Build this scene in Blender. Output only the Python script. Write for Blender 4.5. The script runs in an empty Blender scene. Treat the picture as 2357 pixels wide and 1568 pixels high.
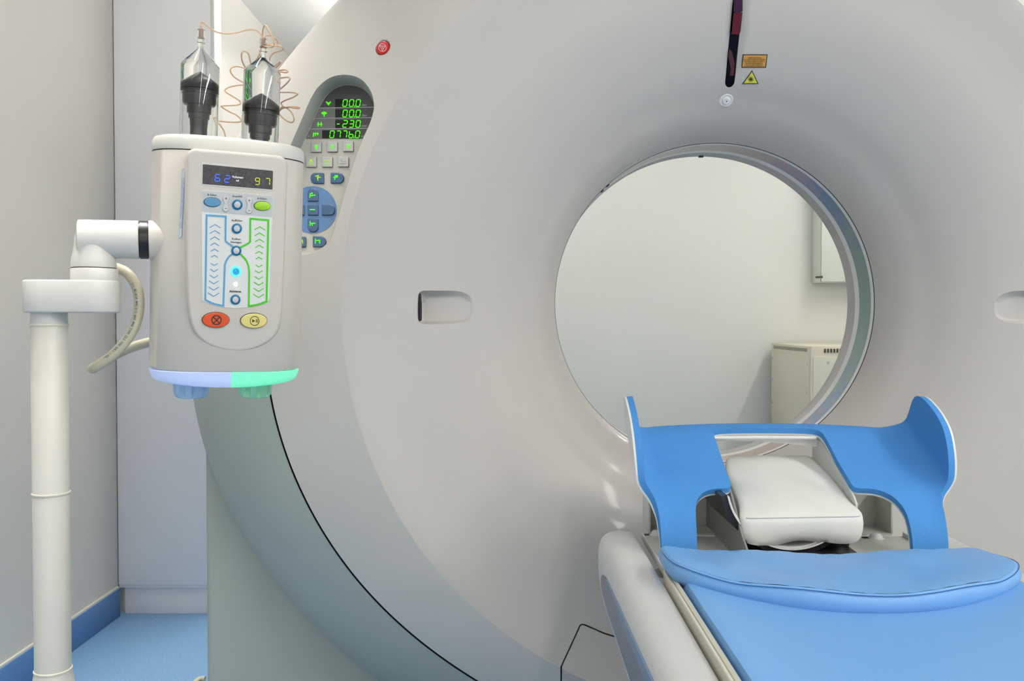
import bpy, bmesh, math, random
from mathutils import Vector, Matrix, geometry
from math import sin, cos, pi, radians, sqrt, atan2
random.seed(4)
SC = bpy.context.scene
C = SC.collection

# ------------------------------------------------------------------ camera
F = 2000.0; CX = 1178.5; CY = 784.0; ALPHA = radians(1.2); H = 1.0
cam_data = bpy.data.cameras.new('camera')
cam_data.sensor_width = 36.0; cam_data.lens = 36.0 * F / 2357.0
cam_data.clip_start = 0.02
cam = bpy.data.objects.new('camera', cam_data); C.objects.link(cam)
cam.location = (0, 0, H); cam.rotation_euler = (pi / 2 - ALPHA, 0, 0)
SC.camera = cam

# ------------------------------------------------------------------ world, lights, exposure
w = bpy.data.worlds.new('world'); SC.world = w; w.use_nodes = True
w.node_tree.nodes['Background'].inputs[0].default_value = (0.75, 0.82, 0.95, 1)
w.node_tree.nodes['Background'].inputs[1].default_value = 0.3
SC.view_settings.view_transform = 'Standard'
SC.view_settings.look = 'None'
SC.view_settings.exposure = 0.0
SC.view_settings.gamma = 1.0
SC.view_settings.use_curve_mapping = False
CEIL = 2.6
# tubes under the ceiling, all running along the room (x, y0, y1, emission strength of the diffuser)
LAMPS = [(2.06, -1.3, 1.0, 42), (-0.75, 0.2, 2.6, 0.6), (0.75, -2.1, 0.3, 29), (2.25, 3.1, 4.6, 43), (-0.45, 3.0, 4.8, 5)]
# added narrow-beam light over the gap by the left wall, brightening floor and cabinet
ld = bpy.data.lights.new('gap_fill_light', 'AREA'); ld.shape = 'RECTANGLE'; ld.size = 0.07; ld.size_y = 2.4
ld.energy = 14; ld.color = (1.0, 0.95, 0.88); ld.spread = radians(62)
lo = bpy.data.objects.new('gap_fill_light', ld); C.objects.link(lo); lo.location = (-0.75, 1.4, CEIL - 0.125)
# added upward light behind the scanner to brighten the ceiling corner
ld = bpy.data.lights.new('ceiling_fill_light', 'AREA'); ld.shape = 'RECTANGLE'; ld.size = 0.08; ld.size_y = 1.7
ld.energy = 42; ld.color = (1.0, 0.95, 0.88)
lo = bpy.data.objects.new('ceiling_fill_light', ld); C.objects.link(lo); lo.location = (-0.45, 3.9, CEIL - 0.172); lo.rotation_euler = (pi, 0, 0)
# broad soft fill light added behind the camera
ld = bpy.data.lights.new('front_fill_light', 'AREA'); ld.shape = 'RECTANGLE'; ld.size = 4.2; ld.size_y = 1.9
ld.energy = 26; ld.color = (1.0, 0.94, 0.87)
lo = bpy.data.objects.new('front_fill_light', ld); C.objects.link(lo)
lo.location = (0.85, -2.42, 1.15); lo.rotation_euler = (pi / 2, 0, 0)

# ------------------------------------------------------------------ helpers: pixels and points
def ray(X, Y):
    u = (X - CX) / F; v = (CY - Y) / F
    return Vector((u, cos(ALPHA) + v * sin(ALPHA), v * cos(ALPHA) - sin(ALPHA)))
O = Vector((0, 0, H))
def P(X, Y, d):
    r = ray(X, Y); return O + r * (d / r.y)
def PX(X, Y, x):
    r = ray(X, Y); return O + r * (x / r.x)
def PZ(X, Y, z):
    r = ray(X, Y); return O + r * ((z - H) / r.z)

# ------------------------------------------------------------------ helpers: materials
def srgb(r, g, b):
    f = lambda c: (c / 255) / 12.92 if c / 255 <= 0.04045 else ((c / 255 + 0.055) / 1.055) ** 2.4
    return (f(r), f(g), f(b), 1)
MATS = {}
def mat(name, col, rough=0.5, metal=0, trans=0, ior=1.45, emit=None, es=0, bump=0, bscale=200, var=0, vscale=8, coat=0, spec=0.5):
    if name in MATS: return MATS[name]
    m = bpy.data.materials.new(name); m.use_nodes = True
    nt = m.node_tree; b = nt.nodes['Principled BSDF']
    b.inputs['Base Color'].default_value = col; b.inputs['Roughness'].default_value = rough
    b.inputs['Metallic'].default_value = metal; b.inputs['IOR'].default_value = ior
    b.inputs['Transmission Weight'].default_value = trans
    b.inputs['Coat Weight'].default_value = coat; b.inputs['Specular IOR Level'].default_value = spec
    if emit: b.inputs['Emission Color'].default_value = emit; b.inputs['Emission Strength'].default_value = es
    tc = nt.nodes.new('ShaderNodeTexCoord')
    if bump:
        n = nt.nodes.new('ShaderNodeTexNoise'); n.inputs['Scale'].default_value = bscale; n.inputs['Detail'].default_value = 4
        nt.links.new(tc.outputs['Object'], n.inputs['Vector'])
        bp = nt.nodes.new('ShaderNodeBump'); bp.inputs['Strength'].default_value = bump; bp.inputs['Distance'].default_value = 0.002
        nt.links.new(n.outputs['Fac'], bp.inputs['Height']); nt.links.new(bp.outputs['Normal'], b.inputs['Normal'])
    if var:
        n = nt.nodes.new('ShaderNodeTexNoise'); n.inputs['Scale'].default_value = vscale; n.inputs['Detail'].default_value = 5
        nt.links.new(tc.outputs['Object'], n.inputs['Vector'])
        cr = nt.nodes.new('ShaderNodeValToRGB')
        cr.color_ramp.elements[0].position = 0.3; cr.color_ramp.elements[1].position = 0.7
        cr.color_ramp.elements[0].color = tuple(c * (1 - var) for c in col[:3]) + (1,)
        cr.color_ramp.elements[1].color = tuple(min(1, c * (1 + var)) for c in col[:3]) + (1,)
        nt.links.new(n.outputs['Fac'], cr.inputs['Fac']); nt.links.new(cr.outputs['Color'], b.inputs['Base Color'])
    MATS[name] = m; return m

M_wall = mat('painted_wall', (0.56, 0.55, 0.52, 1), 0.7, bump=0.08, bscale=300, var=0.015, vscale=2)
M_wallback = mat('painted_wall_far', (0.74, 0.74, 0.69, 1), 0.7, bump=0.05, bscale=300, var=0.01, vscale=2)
M_ceiling = mat('white_ceiling', (0.85, 0.85, 0.83, 1), 0.8, bump=0.03)
M_floor = mat('blue_vinyl_floor', (0.165, 0.315, 0.52, 1), 0.42, var=0.16, vscale=170, spec=0.4)
M_base = mat('blue_baseboard', (0.075, 0.19, 0.42, 1), 0.4, var=0.10, vscale=170)
M_bead = mat('cream_bead', (0.62, 0.61, 0.52, 1), 0.5)
M_cab = mat('white_laminate', (0.86, 0.85, 0.86, 1), 0.45, var=0.01)
M_cabedge = mat('cabinet_edge', (0.78, 0.78, 0.75, 1), 0.5)
M_black = mat('black_gap', (0.004, 0.004, 0.004, 1), 0.6)
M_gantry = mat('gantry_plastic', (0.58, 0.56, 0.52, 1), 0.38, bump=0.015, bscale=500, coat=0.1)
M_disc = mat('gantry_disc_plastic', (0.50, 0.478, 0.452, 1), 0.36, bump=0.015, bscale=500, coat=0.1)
M_grey = mat('grey_green_plastic', (0.37, 0.42, 0.385, 1), 0.5, bump=0.03, bscale=500)
M_stand = mat('grey_green_stand', (0.345, 0.385, 0.345, 1), 0.55, bump=0.03, bscale=500)
M_bore = mat('bore_white', (0.80, 0.80, 0.79, 1), 0.35)
M_bore2 = mat('bore_grey', (0.47, 0.46, 0.445, 1), 0.45)
M_inj = mat('injector_plastic', (0.575, 0.545, 0.495, 1), 0.33, bump=0.01, bscale=600)
M_cap = mat('injector_cap', (0.60, 0.60, 0.565, 1), 0.35)
M_arm = mat('arm_plastic', (0.60, 0.60, 0.57, 1), 0.32)
M_pole = mat('pole_enamel', (0.57, 0.56, 0.51, 1), 0.35)
M_cable = mat('cable_beige', (0.50, 0.48, 0.36, 1), 0.45)
M_ink = mat('dark_ink', (0.03, 0.03, 0.035, 1), 0.6)
M_inkblue = mat('blue_ink', (0.06, 0.09, 0.16, 1), 0.6)
M_blackpl = mat('black_plastic', (0.012, 0.012, 0.014, 1), 0.3)
M_rubber = mat('black_rubber', (0.010, 0.010, 0.012, 1), 0.35)
M_plg = mat('dark_grey_plunger', (0.014, 0.014, 0.018, 1), 0.3)
M_glass = mat('clear_barrel', (0.98, 1.0, 0.99, 1), 0.0, trans=1, ior=1.36)
M_liquid = mat('clear_liquid', (0.97, 1.0, 0.98, 1), 0.0, trans=1, ior=1.33)
M_tube = mat('clear_tubing', (0.85, 0.60, 0.42, 1), 0.12, trans=0.45, ior=1.4)
M_disp = mat('display_window', (0.045, 0.042, 0.048, 1), 0.25, var=0.5, vscale=260)
M_keypad = mat('keypad_film', (0.71, 0.72, 0.70, 1), 0.4)
M_keypad2 = mat('keypad_film_grey', (0.50, 0.53, 0.545, 1), 0.4)
M_kblue = mat('keypad_blue', (0.095, 0.27, 0.47, 1), 0.35)
M_lblue = mat('print_blue', (0.115, 0.34, 0.58, 1), 0.5)
M_lgreen = mat('print_green', (0.06, 0.55, 0.01, 1), 0.5)
M_ring = mat('ring_blue', (0.004, 0.15, 0.31, 1), 0.35)
M_lgbtn = mat('button_green', (0.32, 0.60, 0.02, 1), 0.4)
M_keygrey = mat('key_grey', (0.55, 0.56, 0.58, 1), 0.4)
M_red = mat('button_red', (0.68, 0.085, 0.02, 1), 0.4)
M_yel = mat('button_yellow', (0.72, 0.64, 0.22, 1), 0.4)
M_ered = mat('emergency_red', (0.60, 0.012, 0.012, 1), 0.25, coat=0.5)
M_eblue = mat('led_blue', (0, 0.02, 0.2, 1), emit=(0.04, 0.13, 1, 1), es=1.5)
M_eyel = mat('led_yellow', (0.1, 0.1, 0, 1), emit=(0.72, 0.8, 0.03, 1), es=1.0)
M_egreen = mat('led_green', (0.0, 0.1, 0, 1), emit=(0.09, 1.0, 0.004, 1), es=1.15)
M_elime = mat('led_lime', (0.05, 0.1, 0, 1), emit=(0.42, 0.85, 0.02, 1), es=0.9)
M_ecyan = mat('led_cyan', (0.0, 0.2, 0.3, 1), emit=(0.10, 0.72, 1.0, 1), es=1.6)
M_ecyan2 = mat('led_cyan_soft', (0.0, 0.2, 0.3, 1), emit=(0.04, 0.45, 0.80, 1), es=0.8)
M_ewhite = mat('led_white', (0.5, 0.5, 0.6, 1), emit=(0.75, 0.95, 1.0, 1), es=2.0)
M_wtext = mat('white_print', (0.75, 0.75, 0.75, 1), 0.5, emit=(1, 1, 1, 1), es=0.25)
M_barblue = mat('light_bar_blue', (0.50, 0.58, 0.80, 1), 0.35, emit=(0.42, 0.56, 1.0, 1), es=0.30, bump=0.5, bscale=90)
M_bargreen = mat('light_bar_green', (0.25, 0.65, 0.48, 1), 0.35, emit=(0.08, 0.85, 0.42, 1), es=0.60, bump=0.5, bscale=90)
M_knobblue = mat('knob_blue', (0.45, 0.66, 0.86, 1), 0.25, trans=0.25)
M_knobgreen = mat('knob_green', (0.42, 0.74, 0.56, 1), 0.25, trans=0.25)
M_foam = mat('blue_foam', (0.075, 0.28, 0.66, 1), 0.8, bump=0.35, bscale=900, var=0.07, vscale=500, spec=0.2)
M_vinyl = mat('blue_vinyl', (0.17, 0.385, 0.73, 1), 0.42, bump=0.10, bscale=18)
M_vseam = mat('vinyl_seam', (0.025, 0.13, 0.40, 1), 0.5)
M_shell = mat('white_shell', (0.74, 0.75, 0.73, 1), 0.35)
M_table = mat('table_cover', (0.58, 0.58, 0.565, 1), 0.34)
M_tinset = mat('table_inset_grey', (0.165, 0.19, 0.235, 1), 0.35)
M_tinset2 = mat('table_inset_edge', (0.155, 0.235, 0.375, 1), 0.35)
M_rail = mat('beige_rail', (0.64, 0.63, 0.52, 1), 0.4)
M_mount = mat('mount_enamel', (0.60, 0.61, 0.57, 1), 0.45)
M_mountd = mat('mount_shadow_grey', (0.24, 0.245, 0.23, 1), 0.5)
M_pillow = mat('white_vinyl', (0.76, 0.77, 0.725, 1), 0.5, bump=0.55, bscale=13)
M_beige = mat('beige_metal', (0.66, 0.62, 0.49, 1), 0.5)
M_beige2 = mat('beige_metal_green', (0.62, 0.62, 0.50, 1), 0.5)
M_ventd = mat('vent_dark', (0.07, 0.055, 0.03, 1), 0.6)
M_ventm = mat('vent_grey', (0.28, 0.27, 0.22, 1), 0.6)
M_wcab = mat('pale_green_box', (0.66, 0.71, 0.63, 1), 0.4)
M_orange = mat('label_orange', (0.60, 0.31, 0.06, 1), 0.5)
M_yellow = mat('label_yellow', (0.66, 0.64, 0.07, 1), 0.5)
M_slot = mat('slot_black', (0.002, 0.001, 0.004, 1), 0.25, spec=.2)
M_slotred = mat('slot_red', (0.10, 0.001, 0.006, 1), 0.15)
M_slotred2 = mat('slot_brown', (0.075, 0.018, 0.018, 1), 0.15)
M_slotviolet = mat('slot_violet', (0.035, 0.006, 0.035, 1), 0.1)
M_pdisp = mat('panel_display', (0.10, 0.10, 0.105, 1), 0.18)
M_pdisp2 = mat('panel_display_mid', (0.20, 0.20, 0.20, 1), 0.22)
M_panel = mat('panel_plastic', (0.56, 0.55, 0.50, 1), 0.45, bump=0.02, bscale=400)
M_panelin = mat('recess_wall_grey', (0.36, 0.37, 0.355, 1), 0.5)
M_key = mat('key_white', (0.58, 0.58, 0.57, 1), 0.4)
M_keyside = mat('key_edge_dark', (0.06, 0.065, 0.07, 1), 0.5)
M_kbl = mat('key_blue', (0.085, 0.16, 0.29, 1), 0.3)
M_pcirc = mat('panel_circle_blue', (0.14, 0.27, 0.50, 1), 0.4)
M_lamp = mat('lamp_diffuser', (0.9, 0.9, 0.9, 1), 0.5, emit=(1, 0.985, 0.96, 1), es=3)
M_alu = mat('lamp_housing', (0.75, 0.75, 0.75, 1), 0.4)
M_screw = mat('screw_metal', (0.6, 0.6, 0.6, 1), 0.3, metal=0.6)

def window_mat():
    m = bpy.data.materials.new('scan_window_film'); m.use_nodes = True; nt = m.node_tree; b = nt.nodes['Principled BSDF']
    b.inputs['Roughness'].default_value = 0.3; b.inputs['Metallic'].default_value = 0.25
    tc = nt.nodes.new('ShaderNodeTexCoord'); sep = nt.nodes.new('ShaderNodeSeparateXYZ')
    nt.links.new(tc.outputs['Object'], sep.inputs[0])
    n = nt.nodes.new('ShaderNodeTexNoise'); n.inputs['Scale'].default_value = 34; n.inputs['Detail'].default_value = 12; n.inputs['Roughness'].default_value = 0.85
    nt.links.new(tc.outputs['Object'], n.inputs['Vector'])
    mr = nt.nodes.new('ShaderNodeMapRange'); mr.inputs['From Min'].default_value = 0.0; mr.inputs['From Max'].default_value = 0.35
    nt.links.new(sep.outputs['X'], mr.inputs['Value'])
    ma = nt.nodes.new('ShaderNodeMath'); ma.operation = 'MULTIPLY_ADD'; ma.inputs[1].default_value = 1.5; ma.inputs[2].default_value = -0.72
    nt.links.new(n.outputs['Fac'], ma.inputs[0])
    ad = nt.nodes.new('ShaderNodeMath'); ad.operation = 'ADD'
    nt.links.new(mr.outputs['Result'], ad.inputs[0]); nt.links.new(ma.outputs[0], ad.inputs[1])
    cr = nt.nodes.new('ShaderNodeValToRGB'); e = cr.color_ramp.elements
    e[0].position = 0.0; e[0].color = (0.50, 0.47, 0.42, 1); e[1].position = 1.0; e[1].color = (0.17, 0.29, 0.27, 1)
    for p, c in ((0.3, (0.50, 0.36, 0.28, 1)), (0.52, (0.40, 0.30, 0.33, 1)), (0.68, (0.27, 0.25, 0.36, 1)), (0.8, (0.10, 0.22, 0.40, 1)), (0.9, (0.20, 0.27, 0.28, 1))):
        k = e.new(p); k.color = c
    nt.links.new(ad.outputs[0], cr.inputs['Fac']); nt.links.new(cr.outputs['Color'], b.inputs['Base Color'])
    return m
M_film = window_mat()

# ------------------------------------------------------------------ helpers: objects
BASE = {}
def tag(o, label=None, cat=None, group=None, kind=None):
    if label: o['label'] = label
    if cat: o['category'] = cat
    if group: o['group'] = group
    if kind: o['kind'] = kind
    return o
def thing(name, loc, label, cat, group=None):
    o = bpy.data.objects.new(name, None); C.objects.link(o); o.location = loc; o.empty_display_size = 0.05
    BASE[o.name] = Vector(loc); return tag(o, label, cat, group)
class MB:
    """collects geometry in world coordinates, builds ONE mesh object"""
    def __init__(s): s.v = []; s.f = []; s.n = None; s.mi = []; s.cur = 0
    def add(s, vs, fs):
        k = len(s.v); s.v += [Vector(p) for p in vs]; s.f += [tuple(i + k for i in f) for f in fs]; s.mi += [s.cur] * len(fs); return s
    def build(s, name, mats, parent=None, smooth=40, label=None, recalc=True, normals=None):
        if not isinstance(mats, (list, tuple)): mats = [mats]
        if parent is not None: b = BASE[parent.name]
        else:
            xs = [p.x for p in s.v]; ys = [p.y for p in s.v]; zs = [p.z for p in s.v]
            b = Vector(((min(xs) + max(xs)) / 2, (min(ys) + max(ys)) / 2, min(zs)))
        me = bpy.data.meshes.new(name)
        me.from_pydata([tuple(p - b) for p in s.v], [], s.f)
        for m in mats: me.materials.append(m)
        for i, p in enumerate(me.polygons): p.material_index = s.mi[i]; p.use_smooth = smooth > 0
        if recalc:
            bm = bmesh.new(); bm.from_mesh(me); bmesh.ops.recalc_face_normals(bm, faces=bm.faces)
            if 0 < smooth < 180:
                for e in bm.edges:
                    if len(e.link_faces) == 2 and e.calc_face_angle(0) > radians(smooth): e.smooth = False
            bm.to_mesh(me); bm.free()
        me.update()
        if normals is not None: me.normals_split_custom_set_from_vertices([tuple(n) for n in normals])
        o = bpy.data.objects.new(name, me); C.objects.link(o)
        if parent is not None: o.parent = parent
        else: o.location = b
        BASE[o.name] = b
        if label: o['label'] = label
        return o
    def loft(s, rings, cap0=True, cap1=True, closed=True):
        n = len(rings[0]); vs = [p for r in rings for p in r]; fs = []
        for i in range(len(rings) - 1):
            for j in range(n if closed else n - 1):
                a = i * n + j; b = i * n + (j + 1) % n
                fs.append((a, b, b + n, a + n))
        if cap0: fs.append(tuple(range(n - 1, -1, -1)))
        if cap1: fs.append(tuple((len(rings) - 1) * n + j for j in range(n)))
        return s.add(vs, fs)
    def box(s, a, b, bev=0, M=None, seg=2):
        bm = bmesh.new(); bmesh.ops.create_cube(bm, size=1)
        c = [(a[i] + b[i]) / 2 for i in range(3)]; d = [abs(b[i] - a[i]) for i in range(3)]
        for v in bm.verts: v.co = Vector([c[i] + v.co[i] * d[i] for i in range(3)])
        if bev: bmesh.ops.bevel(bm, geom=list(bm.edges), offset=bev, segments=seg, profile=0.5, affect='EDGES')
        if M is not None: bm.transform(M)
        bm.verts.index_update()
        s.add([v.co.copy() for v in bm.verts], [[v.index for v in f.verts] for f in bm.faces]); bm.free(); return s
    def tube(s, pts, r, seg=12, smooth=6, caps=True):
        pts = [Vector(p) for p in pts]
        if smooth and len(pts) > 2: pts = catmull(pts, smooth)
        rr = r if isinstance(r, (list, tuple)) else None
        rings = []; t0 = (pts[1] - pts[0]).normalized()
        up = Vector((0, 0, 1)) if abs(t0.z) < 0.9 else Vector((1, 0, 0))
        nrm = (up - t0 * up.dot(t0)).normalized()
        for i, p in enumerate(pts):
            t = (pts[min(i + 1, len(pts) - 1)] - pts[max(i - 1, 0)]).normalized()
            nrm = (nrm - t * nrm.dot(t)).normalized(); bn = t.cross(nrm)
            q = r if rr is None else rr[min(len(rr) - 1, int(i * len(rr) / len(pts)))]
            rings.append([p + (nrm * cos(2 * pi * k / seg) + bn * sin(2 * pi * k / seg)) * q for k in range(seg)])
        return s.loft(rings, caps, caps)
    def lathe(s, prof, org, axis, seg=40, caps=True):
        a = Vector(axis).normalized(); up = Vector((0, 0, 1)) if abs(a.z) < 0.9 else Vector((1, 0, 0))
        e1 = (up - a * up.dot(a)).normalized(); e2 = a.cross(e1); org = Vector(org)
        rings = [[org + a * h + (e1 * cos(2 * pi * k / seg) + e2 * sin(2 * pi * k / seg)) * max(r, 1e-5) for k in range(seg)] for (r, h) in prof]
        return s.loft(rings, caps, caps)
    def plate(s, outl, mp, o0, o1, bev=0):
        """prism on a mapped surface: outline in pixels, mp(X, Y, offset)"""
        n = len(outl); cxx = sum(p[0] for p in outl) / n; cyy = sum(p[1] for p in outl) / n
        rings = [[mp(X, Y, o0) for X, Y in outl]]
        if bev:
            rings.append([mp(X, Y, o1 - (o1 - o0) * 0.35) for X, Y in outl])
            ins = inset(outl, bev); rings.append([mp(X, Y, o1) for X, Y in ins])
        else: rings.append([mp(X, Y, o1) for X, Y in outl])
        k = len(s.v); s.loft(rings, False, False)
        last = outl if not bev else ins
        tri = geometry.tessellate_polygon([[Vector((X, Y, 0)) for X, Y in last]])
        off = k + (len(rings) - 1) * n
        s.f += [tuple(off + i for i in t) for t in tri]; s.mi += [s.cur] * len(tri)
        return s
def inset(o, d):
    n = len(o); A = sum(o[i][0] * o[(i + 1) % n][1] - o[(i + 1) % n][0] * o[i][1] for i in range(n))
    sg = 1 if A > 0 else -1; r = []
    for i in range(n):
        p, q, t = o[i - 1], o[i], o[(i + 1) % n]
        d1 = Vector((q[0] - p[0], q[1] - p[1])); d2 = Vector((t[0] - q[0], t[1] - q[1]))
        if d1.length < 1e-9 or d2.length < 1e-9: r.append(q); continue
        d1.normalize(); d2.normalize()
        nn = Vector((-d1.y - d2.y, d1.x + d2.x)) * sg
        if nn.length < 1e-6: nn = Vector((-d1.y, d1.x)) * sg
        nn.normalize(); c = max(0.5, nn.dot(Vector((-d1.y, d1.x)) * sg))
        r.append((q[0] + nn.x * d / c, q[1] + nn.y * d / c))
    return r
def catmull(pts, k):
    out = []; n = len(pts)
    for i in range(n - 1):
        p0 = pts[max(i - 1, 0)]; p1 = pts[i]; p2 = pts[i + 1]; p3 = pts[min(i + 2, n - 1)]
        for j in range(k):
            t = j / k
            out.append(0.5 * ((2 * p1) + (p2 - p0) * t + (2 * p0 - 5 * p1 + 4 * p2 - p3) * t * t + (3 * p1 - p0 - 3 * p2 + p3) * t ** 3))
    out.append(pts[-1]); return out
def cat2(pts, k, closed=False):
    v = [Vector((p[0], p[1], 0)) for p in pts]
    if closed:
        v = [v[-1]] + v + [v[0], v[1]]; o = catmull(v, k); o = o[k:-k - 1]
        return [(p.x, p.y) for p in o]
    return [(p.x, p.y) for p in catmull(v, k)]
def ell(cx, cy, a, b, n=28, rot=0, p=2):
    r = []
    for i in range(n):
        t = 2 * pi * i / n; c, s_ = cos(t), sin(t)
        x = a * (abs(c) ** (2 / p)) * (1 if c >= 0 else -1); y = b * (abs(s_) ** (2 / p)) * (1 if s_ >= 0 else -1)
        r.append((cx + x * cos(rot) - y * sin(rot), cy + x * sin(rot) + y * cos(rot)))
    return r
def rrect(x0, y0, x1, y1, r=(2, 2, 2, 2), sl=0, n=5):
    """rounded rectangle in pixels; r for corners tl, tr, br, bl; sl = slope"""
    out = []
    if not isinstance(r, (tuple, list)): r = (r,) * 4
    for (cx, cy, q, a0) in ((x0 + r[0], y0 + r[0], r[0], 180), (x1 - r[1], y0 + r[1], r[1], 270), (x1 - r[2], y1 - r[2], r[2], 0), (x0 + r[3], y1 - r[3], r[3], 90)):
        for i in range(n + 1):
            a = radians(a0 + 90 * i / n); out.append((cx + q * cos(a), cy + q * sin(a)))
    cxm = (x0 + x1) / 2
    return [(X, Y + sl * (X - cxm)) for X, Y in out]
def stroke(pts, wd, closed=False):
    """polyline -> outline polygon of a line of given width (pixels)"""
    L = []; R = []; n = len(pts)
    for i in range(n):
        p = pts[i - 1] if (i or closed) else pts[i]; t = pts[(i + 1) % n] if (i < n - 1 or closed) else pts[i]
        q = pts[i]; d1 = Vector((q[0] - p[0], q[1] - p[1])); d2 = Vector((t[0] - q[0], t[1] - q[1]))
        if d1.length < 1e-9: d1 = d2.copy()
        if d2.length < 1e-9: d2 = d1.copy()
        d1.normalize(); d2.normalize(); nn = Vector((-d1.y - d2.y, d1.x + d2.x)).normalized()
        c = max(0.45, nn.dot(Vector((-d1.y, d1.x)))); h = wd / 2 / c
        L.append((q[0] + nn.x * h, q[1] + nn.y * h)); R.append((q[0] - nn.x * h, q[1] - nn.y * h))
    return L, R
def add_stroke(mb, pts, wd, mp, o0, o1, closed=False):
    L, R = stroke(pts, wd, closed); n = len(L)
    vs = [mp(*p, o1) for p in L] + [mp(*p, o1) for p in R] + [mp(*p, o0) for p in L] + [mp(*p, o0) for p in R]; fs = []
    for i in range(n if closed else n - 1):
        j = (i + 1) % n
        fs += [(i, j, n + j, n + i), (i, 2 * n + i, 2 * n + j, j), (n + i, n + j, 3 * n + j, 3 * n + i)]
    if not closed: fs += [(0, n, 3 * n, 2 * n), (n - 1, 3 * n - 1, 4 * n - 1, 2 * n - 1)]
    mb.add(vs, fs)
def inpoly(x, y, poly):
    c = False; j = len(poly) - 1
    for i in range(len(poly)):
        xi, yi = poly[i]; xj, yj = poly[j]
        if (yi > y) != (yj > y) and x < (xj - xi) * (y - yi) / (yj - yi) + xi: c = not c
        j = i
    return c
def cdt(outer, holes, pts):
    """triangulate outline minus holes with interior points; returns verts2d, tris"""
    vc = []; ed = []
    for loop in [outer] + holes:
        k = len(vc); vc += [Vector(p) for p in loop]; ed += [(k + i, k + (i + 1) % len(loop)) for i in range(len(loop))]
    vc += [Vector(p) for p in pts if inpoly(p[0], p[1], outer) and not any(inpoly(p[0], p[1], h) for h in holes)]
    r = geometry.delaunay_2d_cdt(vc, ed, [], 0, 1e-7)
    V = r[0]; T = []
    for f in r[2]:
        cx = sum(V[i].x for i in f) / len(f); cy = sum(V[i].y for i in f) / len(f)
        if inpoly(cx, cy, outer) and not any(inpoly(cx, cy, h) for h in holes): T.append(tuple(f))
    used = sorted(set(i for t in T for i in t)); mp = {i: k for k, i in enumerate(used)}
    return [(V[i].x, V[i].y) for i in used], [tuple(mp[i] for i in t) for t in T]
TXT = {}
def text_geo(string, size, spacing=1.0, bold=0):
    key = (string, spacing, bold)
    if key not in TXT:
        cu = bpy.data.curves.new('t', 'FONT'); cu.body = string; cu.size = 1; cu.space_character = spacing
        cu.align_x = 'CENTER'; cu.resolution_u = 3; cu.offset = bold
        o = bpy.data.objects.new('t', cu); C.objects.link(o); bpy.context.view_layer.update()
        me = bpy.data.meshes.new_from_object(o.evaluated_get(bpy.context.evaluated_depsgraph_get()))
        TXT[key] = ([(v.co.x, v.co.y) for v in me.vertices], [tuple(p.vertices) for p in me.polygons])
        bpy.data.objects.remove(o); bpy.data.curves.remove(cu); bpy.data.meshes.remove(me)
    v, f = TXT[key]; return [(x * size, y * size) for x, y in v], f
def add_text(mb, string, X, Y, size, mp, off, slope=0, xs=1.0, bold=0.01, rot=0):
    v, f = text_geo(string, size, 1.0, bold)
    c, s_ = cos(rot), sin(rot)
    pts = []
    for x, y in v:
        x *= xs; a, b = x, -y
        a, b = a * c - b * s_, a * s_ + b * c
        pts.append(mp(X + a, Y + b + slope * a, off))
    mb.add(pts, f)
SEG = {'0': 'abcdef', '1': 'bc', '2': 'abged', '3': 'abgcd', '4': 'fgbc', '5': 'afgcd', '6': 'afgedc', '7': 'abc', '8': 'abcdefg', '9': 'abcdfg', '-': 'g', 'b': 'fgedc'}
def add_digit(mb, ch, x, y, wd, hg, th, mp, off, slant=0.12, slope=0):
    k = {'a': ((0, 0), (1, 0)), 'b': ((1, 0), (1, .5)), 'c': ((1, .5), (1, 1)), 'd': ((0, 1), (1, 1)), 'e': ((0, .5), (0, 1)), 'f': ((0, 0), (0, .5)), 'g': ((0, .5), (1, .5))}
    for s_ in SEG[ch]:
        (a, b), (c, d) = k[s_]; g = 0.08
        if a == c: b2, d2 = b + g * .6, d - g * .6; a2, c2 = a, c
        else: a2, c2 = a + g, c - g; b2, d2 = b, d
        q = []
        for (u, v) in ((a2, b2), (c2, d2)):
            X = x + u * wd + (1 - v) * hg * slant; q.append((X, y + v * hg + slope * (u * wd)))
        add_stroke(mb, q, th, mp, off - 0.0004, off)

# ================================================================== THE ROOM
XL, XR, YB, YF = -1.345, 3.3, 5.35, -2.5
def wall(name, a, b, m):
    return tag(MB().box(a, b).build(name, m, smooth=0), kind='structure')
wall('floor', (XL - .1, YF - .1, -0.1), (XR + .1, YB + .1, 0), M_floor)
ce = MB().box((XL - .1, YF - .1, CEIL), (XR + .1, YB + .1, CEIL + 0.1))
tag(ce.build('ceiling', M_ceiling, smooth=0), kind='structure')
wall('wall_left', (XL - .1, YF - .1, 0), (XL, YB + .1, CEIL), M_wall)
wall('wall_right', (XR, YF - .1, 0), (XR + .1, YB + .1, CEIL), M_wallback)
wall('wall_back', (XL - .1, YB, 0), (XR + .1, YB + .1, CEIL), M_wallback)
wall('wall_front', (XL - .1, YF - .1, 0), (XR + .1, YF, CEIL), M_wallback)
b_ = MB(); b_.box((XL, YF, 0), (XL + 0.012, 2.94, 0.095), 0.003)
bl = b_.build('baseboard_left', M_base, smooth=30); tag(bl, kind='structure')
b_ = MB(); b_.box((XL, YF, 0.095), (XL + 0.008, 2.94, 0.101))
tag(b_.build('trim_1', M_bead, smooth=0), kind='structure')
wall('baseboard_back', (XL, YB - 0.012, 0), (XR, YB, 0.095), M_base)
# batten where two ceiling boards meet
b_ = MB(); b_.box((XL, 4.05, CEIL - 0.006), (XR, 4.08, CEIL)); tag(b_.build('trim_2', M_ceiling, smooth=0), kind='structure')

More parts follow.
